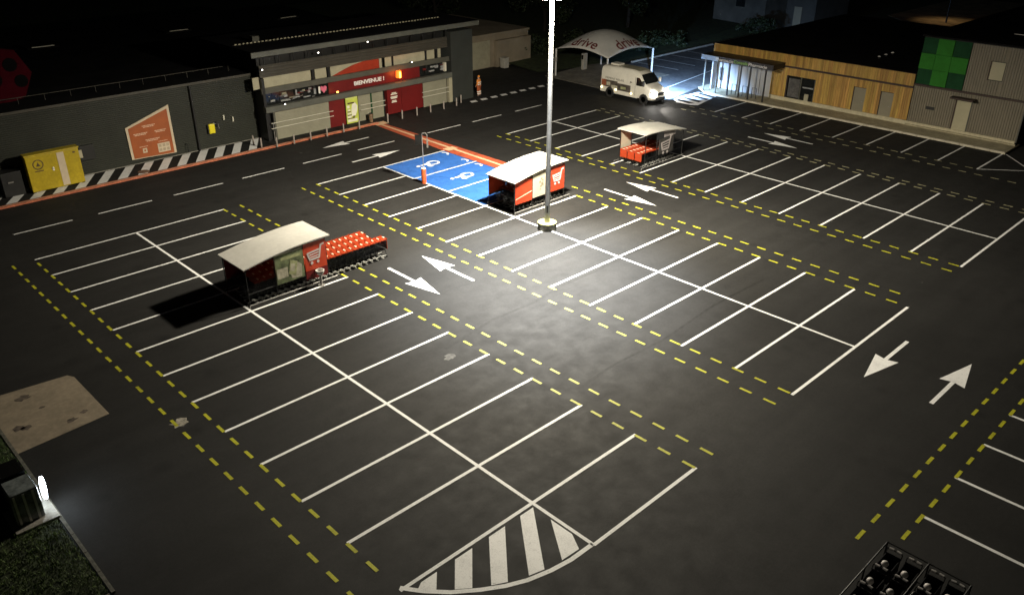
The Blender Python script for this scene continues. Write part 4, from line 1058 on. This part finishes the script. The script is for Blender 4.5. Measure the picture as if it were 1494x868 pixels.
# ================================================================== PHARMACY
ph = thing('pharmacy', (50.5,-14,0), 'low pharmacy clad in vertical timber with grey ribbed upper block', 'pharmacy')
FX = 50.5
phs = link('pharmacy_pavement', MB().prism([(48.35,-2.6),(48.35,-27.0),(51.2,-27.0),(51.2,-1.2),(49.5,-1.2)], -.03, .12), M_pave); tag(phs, kind='structure')
pk = thing('pharmacy_kerb', (48.3,-27,0), 'pale concrete kerb along the pavement of the timber clad pharmacy', 'kerb')
pme = mesh_of('kerb_stone', MB().box(-.1,.01,0,.05,.985,.14), mat('pale_kerb',(.62,.57,.44),.8,var=.1,dirt=.15))
for k_ in range(24): inst('kerb_stone', pme, pk, (0, k_*1.0, 0))
link('ground_floor', MB().box(FX+.09,-26.8,.12,75,-1.9,3.25), M_dark, ph)
link('flat_roof', MB().box(FX+.12,-19.3,3.7,75,-1.5,3.78), M_roof, ph)
link('parapet', MB().box(FX+.1,-19.2,3.2,FX+.3,-1.75,3.84), M_trim, ph)
link('upper_block', MB().box(FX+.09,-26.8,3.25,75,-19.25,6.55), M_dark, ph)
link('upper_roof', MB().box(FX-.05,-27,6.55,75,-19.1,6.68), M_roof, ph)
# timber boards
def boards(y0, y1, z0, z1, w=.2, proud=0.0, zfun=None):
    nb = int(round((y0-y1)/w)); w = (y0-y1)/nb
    me = mesh_of('timber_board', MB().box(-.02,-w/2+.006,0,.02,w/2-.006,z1-z0), M_wood)
    for k in range(nb):
        y = y0 - w*(k+.5); inst('timber_board', me, ph, (FX-.02-proud-ph.location.x + random.uniform(-.006,.006), y-ph.location.y, z0))
boards(-1.8,-19.2,2.98,3.86,.2,.05)
holes = [(-9.0,-11.55,.12,2.2),(-14.75,-15.75,.12,2.22),(-16.9,-17.9,.12,2.22)]
for a, b_, z0 in [(-7.6,-9.0,0),(-11.55,-14.75,0),(-15.75,-16.9,0),(-17.9,-19.2,0)]: boards(a, b_, .43, 2.82)
for a, b_, z0, z1 in holes: boards(a, b_, z1+.02, 2.82)
link('trim_band', MB().box(FX-.12,-19.25,2.83,FX+.05,-1.85,2.97), M_trim, ph)
link('plinth', MB().box(FX-.07,-26.8,.12,FX+.09,-7.6,.41), mat('cream_plinth', (.60,.54,.37), .8, var=.1, dirt=.12), ph)
for (a, b_, z0, z1) in holes[1:]:
    d_ = link('door', MB().box(FX+.02,b_+.04,.3,FX+.06,a-.04,z1-.03), M_doorgrey, ph)
    link('door_frame', MB().box(FX-.03,a-.05,.29,FX+.08,a,z1), M_trim, d_); link('door_frame', MB().box(FX-.03,b_,.29,FX+.08,b_+.04,z1), M_doorgrey, d_)
    link('handle', MB().box(FX-.03,b_+.12,1.15,FX+.015,b_+.24,1.19), M_steel, d_)
wd = link('shop_window', MB().box(FX+.05,-11.5,.3,FX+.07,-9.05,2.18), M_glass, ph)
link('window_frame', MB().box(FX-.04,-9.1,.29,FX+.08,-9.0,2.2), M_trim, wd); link('window_frame', MB().box(FX-.04,-11.55,.29,FX+.08,-11.48,2.2), M_beam, wd)
link('window_frame', MB().box(FX-.04,-10.36,.29,FX+.08,-10.26,2.2), M_beam, wd); link('window_frame', MB().box(FX-.04,-11.48,.29,FX+.08,-9.1,.37), M_beam, wd)
link('window_blind', MB().box(FX+.03,-10.2,.5,FX+.048,-9.2,2.0), M_blind, wd); link('window_shelf', MB().box(FX-.02,-11.4,1.4,FX+.045,-10.5,1.5), M_clutter, wd); link('window_poster', MB().box(FX-.02,-11.1,.4,FX+.045,-10.75,.95), M_panel_cream, wd)
# grey ribbed walls
def ribbed_v(y0, y1, x, z0, z1, pitch=.17, depth=.05):
    nb = int((y0-y1)/pitch); pr_ = []
    for k in range(nb):
        y = y0-k*pitch; pr_ += [(x,y),(x,y-pitch*.5),(x+depth,y-pitch*.6),(x+depth,y-pitch*.9)]
    pr_.append((x,y1)); vv = []; ff = []
    for a, b2 in pr_: vv += [(a,b2,z0),(a,b2,z1)]
    for i in range(len(pr_)-1): ff.append((2*i,2*i+1,2*i+3,2*i+2))
    return MB().add(vv,ff)
for a, b_, z0, z1 in [(-19.25,-22.35,.3,3.05),(-22.35,-23.5,2.55,3.05),(-23.5,-26.8,.3,3.05),(-22.6,-24.0,3.2,6.5),(-24.0,-25.0,3.2,4.2),(-24.0,-25.0,5.5,6.5),(-25.0,-26.8,3.2,6.5)]:
    link('ribbed_cladding', ribbed_v(a,b_,FX,z0,z1), M_ribgrey, ph)
link('floor_trim', MB().box(FX-.08,-26.85,3.06,FX+.06,-19.2,3.19), M_trim, ph)
d_ = link('cream_door', MB().box(FX+.02,-23.42,.32,FX+.07,-22.42,2.5), M_doorcream, ph); link('door_frame', MB().box(FX-.03,-22.43,.3,FX+.08,-22.35,2.54), M_trim, d_); link('door_frame', MB().box(FX-.03,-23.5,.3,FX+.08,-23.42,2.54), M_beam, d_)
link('door_canopy', MB().box(FX-.7,-23.7,2.68,FX,-22.1,2.78), M_trim, ph)
w_ = link('upper_window', MB().box(FX+.02,-24.95,4.25,FX+.07,-24.05,5.45), M_doorcream, ph); link('window_frame', MB().box(FX-.03,-24.07,4.2,FX+.08,-24.0,5.5), M_trim, w_)
link('corner_trim', MB().box(FX-.05,-26.9,.3,FX+.1,-26.8,6.5), M_beam, ph); link('ground_sill', MB().box(FX-.2,-26.9,.12,FX-.061,-19.2,.22), M_pave, ph)
link('wall_vent', MB().box(FX-.04,-21.0,1.5,FX+.0,-20.4,1.72), M_dark, ph)
# green cross out of nine panels
cy_ = [-19.25,-20.28,-21.4,-22.55]; cz_ = [3.22,4.32,5.42,6.52]
for a in range(3):
    for b_ in range(3):
        arm = (a == 1 or b_ == 1)
        link('cross_panel', MB().box(FX-(.06 if arm else .0),cy_[a+1]+.008,cz_[b_]+.008,FX+.08,cy_[a]-.008,cz_[b_+1]-.008), M_green if arm else M_green2, ph)
# entrance canopy with its sign, posts and glazed front
cp = link('entrance_canopy', MB().box(48.5,-8.75,2.78,FX-.1,-1.9,3.2), M_canopy, ph)
link('canopy_end_panel', MB().box(48.46,-3.6,2.8,48.5,-1.9,3.18), M_bluelit, cp); link('canopy_end', MB().box(48.5,-1.9,2.8,FX-.1,-1.86,3.18), M_bluelit, cp)
text('sign_lettering', 'Pharmacie', .26, M_letter, face_nx(48.46,-4.2,2.98), cp, width=1.7, extrude=.01); text('sign_lettering', 'Conseils', .24, M_greenlet, face_nx(48.47,-5.75,3.0), cp, width=1.3, extrude=.01); text('sign_lettering', 'Pharmacie', .24, M_letter, face_nx(48.47,-7.35,2.98), cp, width=1.7, extrude=.01)
for y in (-2.3,-3.5,-4.7,-5.8,-6.7,-8.1): link('canopy_post', MB().box(48.55,y-.05,.12,48.65,y+.05,2.78), M_beam if y > -4 else M_dark, ph)
for a in (-7.6,-6.55,-5.5,-4.45,-3.4): link('shop_shutter', MB().box(FX-.02,a,.14,FX+.06,a+1.0,2.78), M_phwall, ph)
link('end_wall_panel', MB().box(49.7,-2.35,.14,FX+.05,-2.25,2.78), M_phwall, ph)
link('wall_notice', MB().box(FX-.05,-3.0,.8,FX-.021,-2.6,1.9), M_blind, ph)
for y in (-4.75,-5.8,-6.7): link('push_rail', MB().tube([(49.2,y,.12),(49.2,y,1.0),(49.2,y-.4,1.0),(49.2,y-.4,.12)], .03, 6), M_dark, ph)
# roof details
for k_, (x, y) in enumerate([(54.4,-14.6),(55.6,-14.62),(56.8,-14.64)]):
    v_ = thing('roof_vent', (x,y,3.78), ['nearest small white vent cap on the pharmacy roof','middle small white vent cap on the pharmacy roof','farthest small white vent cap on the pharmacy roof'][k_], 'roof vent', 'white vent caps on the pharmacy roof')
    link('pipe', MB().tube([(x,y,3.78),(x,y,3.95)], .05, 8), M_dark, v_); link('cap', MB().lathe((x,y,3.95), [(.13,0),(.1,.06),(.02,.08)], 10), M_letter, v_)
link('roof_rail', MB().tube([(54.3,-23.9,6.85),(54.3,-26.7,6.85)], .03, 6), M_steel, ph)

# ================================================================== WORKER IN ORANGE
def skin_body(name, verts, edges, radii, m, parent, sub=1):
    me = bpy.data.meshes.new(name); me.from_pydata(verts, edges, []); o = bpy.data.objects.new(name, me); COL.objects.link(o); o.parent = parent
    md = o.modifiers.new('skin','SKIN')
    for i, r_ in enumerate(radii): me.skin_vertices[0].data[i].radius = (r_, r_)
    me.skin_vertices[0].data[0].use_root = True
    s_ = o.modifiers.new('sub','SUBSURF'); s_.levels = sub; s_.render_levels = sub
    me.materials.append(m); return o
pe = thing('person', (33.35,9.95,0), 'person in orange reflective workwear standing beside the dark tower', 'person', None, R(200))
V_ = [(0,0,.93),(0,0,1.12),(0,.01,1.34),(0,0,1.47),(0,-.01,1.56),(0,-.02,1.66),
      (.10,0,.88),(.115,-.02,.48),(.12,.02,.09),(.12,-.13,.05),
      (-.10,0,.88),(-.125,.03,.48),(-.13,.05,.09),(-.13,-.10,.05),
      (.19,0,1.40),(.25,.02,1.12),(.22,-.12,.93),(.2,-.18,.86),
      (-.19,0,1.40),(-.26,.03,1.12),(-.24,-.1,.93),(-.22,-.16,.86)]
E_ = [(0,1),(1,2),(2,3),(3,4),(4,5),(0,6),(6,7),(7,8),(8,9),(0,10),(10,11),(11,12),(12,13),(2,14),(14,15),(15,16),(16,17),(2,18),(18,19),(19,20),(20,21)]
RD = [.14,.135,.155,.065,.085,.08,.095,.07,.05,.04,.095,.07,.05,.04,.065,.05,.038,.03,.065,.05,.038,.03]
skin_body('body', V_, E_, RD, M_skin, pe)
skin_body('jacket', [(0,0,.90),(0,0,1.12),(0,.01,1.34),(0,0,1.44),(.19,0,1.40),(.25,.02,1.12),(.225,-.11,.95),(-.19,0,1.40),(-.26,.03,1.12),(-.245,-.09,.95)], [(0,1),(1,2),(2,3),(2,4),(4,5),(5,6),(2,7),(7,8),(8,9)], [.175,.165,.185,.085,.085,.068,.055,.085,.068,.055], M_hivis, pe)
skin_body('trousers', [(0,0,.93),(.10,0,.86),(.115,-.02,.48),(.12,.02,.12),(-.10,0,.86),(-.125,.03,.48),(-.13,.05,.12)], [(0,1),(1,2),(2,3),(0,4),(4,5),(5,6)], [.15,.115,.09,.075,.115,.09,.075], M_navy, pe)
for x, y, z, r_ in ((.117,0,.42,.105),(.119,.01,.25,.1),(-.127,.035,.42,.105),(-.129,.045,.25,.1)):
    link('reflective_band', MB().lathe((x,y,z), [(r_,-.045),(r_,.045)], 12), M_reflect, pe, world=False)
for z, r_ in ((1.05,.2),(1.22,.21)): link('reflective_band', MB().lathe((0,.005,z), [(r_,-.03),(r_,.03)], 16), M_reflect, pe, world=False)
link('hair', MB().ball((0,.015,1.68), .105, 8), M_hivis, pe, True, world=False)
for x in (.045,-.045): link('eye', MB().ball((x,-.105,1.635), .012, 5), M_black, pe, world=False)
link('nose', MB().ball((0,-.112,1.60), .016, 5), M_skin, pe, world=False); link('mouth', MB().box(-.025,-.108,1.555,.025,-.10,1.563), M_darkred, pe, world=False)
for x in (.095,-.095): link('ear', MB().ball((x,-.01,1.62), .022, 5), M_skin, pe, world=False)
for x, y in ((.12,-.04),(-.13,-.01)): link('shoe', MB().box(x-.05,y-.13,0,x+.05,y+.12,.1), M_black, pe, bevel=.03, world=False)
for s in (1,-1):
    hx, hy, hz = (.2,-.18,.86) if s > 0 else (-.22,-.16,.86)
    for f_ in range(4): link('finger', MB().tube([(hx+(f_-1.5)*.018,hy-.01,hz-.01),(hx+(f_-1.5)*.02,hy-.03,hz-.05),(hx+(f_-1.5)*.02,hy-.02,hz-.085+.006*abs(f_-1.5))], [.010,.009,.007], 5), M_skin, pe, world=False)
    link('thumb', MB().tube([(hx-s*.03,hy,hz+.01),(hx-s*.045,hy-.03,hz-.03)], [.011,.008], 5), M_skin, pe, world=False)

# ================================================================== FAR BACKGROUND
def foliage(rnd, c, rx, ry, rz, n, s):
    m = MB(); clumps = [(Vector((rnd.gauss(0,.5),rnd.gauss(0,.5),rnd.gauss(0,.45))), rnd.uniform(.25,.5)) for _ in range(14)]
    for _ in range(n):
        q, r_ = rnd.choice(clumps); d = Vector((rnd.gauss(0,1),rnd.gauss(0,1),rnd.gauss(0,1))).normalized()*r_*rnd.uniform(.6,1.05); p = q+d
        p = Vector((c[0]+p.x*rx, c[1]+p.y*ry, c[2]+p.z*rz)); a = Vector((rnd.gauss(0,1),rnd.gauss(0,1),rnd.gauss(0,1))).normalized(); b = a.cross(Vector((rnd.gauss(0,1),rnd.gauss(0,1),rnd.gauss(0,1)))).normalized()
        k = s*rnd.uniform(.6,1.3); m.add([p-a*k, p+b*k*.5, p+a*k, p-b*k*.5], [(0,1,2,3)])
    return m
rt = random.Random(31)
def bush(x, y, r_, h, label):
    t = thing('shrub', (x,y,-.05), label, 'shrub', 'shrubs behind the drive canopy')
    link('foliage', foliage(rt, (x,y,h*.5), r_, r_, h*.55, 1400, .13), M_leaf, t)
    st_ = MB()
    for k in range(4): st_.tube([(x+rt.uniform(-.1,.1),y+rt.uniform(-.1,.1),-.05),(x+rt.uniform(-.5,.5)*r_,y+rt.uniform(-.5,.5)*r_,h*.6)], [.05,.02], 5)
    link('stem', st_, M_bark, t)
bush(59,12.5,2.2,1.8,'dark shrub on the bank right of the drive canopy'); bush(63.5,13.0,2.0,1.6,'dark shrub on the bank above the blue lit car park'); bush(54.5,17,2.3,2.2,'dark shrub just behind the drive canopy'); bush(49.5,20,2.2,2.2,'dark shrub between the store wing and the drive canopy'); bush(77.0,9.8,1.8,2.2,'dark shrub at the foot of the far pale house')
def tree(x, y, h, r_, label):
    t = thing('tree', (x,y,-.05), label, 'tree', 'dark trees at the back')
    tr = MB().tube([(x,y,-.05),(x+.1,y,h*.3),(x-.1,y+.1,h*.6)], [.24,.18,.1], 8)
    for k in range(5):
        a = 1.26*k; tr.tube([(x,y,h*(.35+.05*k)),(x+r_*.6*math.cos(a),y+r_*.6*math.sin(a),h*(.6+.05*k))], [.09,.03], 5)
    link('trunk', tr, M_bark, t); link('crown', foliage(rt, (x,y,h*.68), r_, r_, h*.36, 3200, .17), M_leaf, t)
tree(58,26,7,3.0,'dark tree standing behind the drive canopy'); tree(67,21,8,3.2,'dark tree on the slope left of the far house'); tree(50,36,8,3.2,'dark tree behind the store wing')
# car park annex kerb running back
bk = thing('rear_kerb', (56,9.9,-.05), 'long pale kerb between the rear car park and the grass bank', 'kerb')
me_r = mesh_of('kerb_stone', MB().box(0,-.09,0,1.97,.09,.2), M_conc)
for k in range(16): inst('kerb_stone', me_r, bk, (-2+k*2.0, 0, 0))
bank = link('grass_bank', MB().add([(44,12.8,-.03),(54,10.2,-.03),(90,10.2,-.03),(90,14,.9),(90,60,2.0),(44,60,1.5),(44,19,.3)], [(0,1,3,6),(1,2,3),(6,3,4,5)]), M_grass); tag(bank, kind='structure')
asph2 = link('rear_car_park', MB().prism([(44.3,-1.85),(49.4,-1.15),(88,-1.15),(88,9.75),(52.7,9.75),(52.0,3.75),(44.3,4.45)], -.045, .003), mat('lit_pool_asphalt', (.115,.115,.118), .85, var=.2, scale=.6, bump=.2, dirt=.2, spec=.2)); tag(asph2, kind='structure')  # asphalt colour raised so the bluish lit ground reads brighter
for x in (54.5,57.3,60.1,63): link('bay_line', MB().flat([(x,4.6),(x+.1,4.6),(x+.1,9.5),(x,9.5)], .008), M_white, asph2)
link('bay_line', MB().flat([(46.5,.6),(62,3.0),(62,3.1),(46.5,.7)], .008), M_white, asph2)
# far house
fh = thing('far_house', (80,13,-.05), 'pale grey rendered house standing far behind the pharmacy roof', 'house')
link('wall', MB().box(79.5,10.4,-.05,90,17.5,6.5), M_farwall, fh); link('annex_wall', MB().box(84.5,6.6,-.05,93,10.4,5), mat('annex_render',(.06,.058,.05),.85,var=.2,scale=.5), fh)
link('roof', MB().prism([(10.0,6.5),(18,6.5),(14,9)], 79,90.5,'x'), M_roof, fh); link('annex_door', MB().box(84.4,8.3,.3,84.5,9.3,2.6), M_doorgrey, fh)
wn_ = link('window', MB().box(79.44,13.2,2.6,79.5,14.4,4), M_glass, fh); link('window_frame', MB().box(79.42,13.15,2.5,79.5,14.45,2.6), M_beam, fh)
# road far right with its street lamp
rd = link('far_road', MB().prism([(98,-6),(130,-6),(130,6),(104,6),(98,0)], -.048, -.02), M_dirtbank); tag(rd, kind='structure')
sl = thing('street_lamp', (103.2,-1.9,-.05), 'thin dark street lamp over the lit bank at the top right', 'street lamp')
link('post', MB().tube([(103.2,-1.9,-.05),(103.2,-1.9,8.0)], [.1,.06], 8), M_dark, sl); link('arm', MB().tube([(103.2,-1.9,8.0),(103.9,-.9,8.2)], .05, 6), M_dark, sl)
h = link('lamp_head', MB().box(103.7,-1.0,8.1,104.3,-.4,8.25), M_dark, sl); link('lens', MB().box(103.75,-.95,8.08,104.25,-.45,8.1), M_olampcore, h)
spot('street_lamp_light', h, Vector((104,-.7,8.0))-Vector(sl.location), (.02,-.12,-1), 700, (1,.66,.34), 70, 1.0, .15)
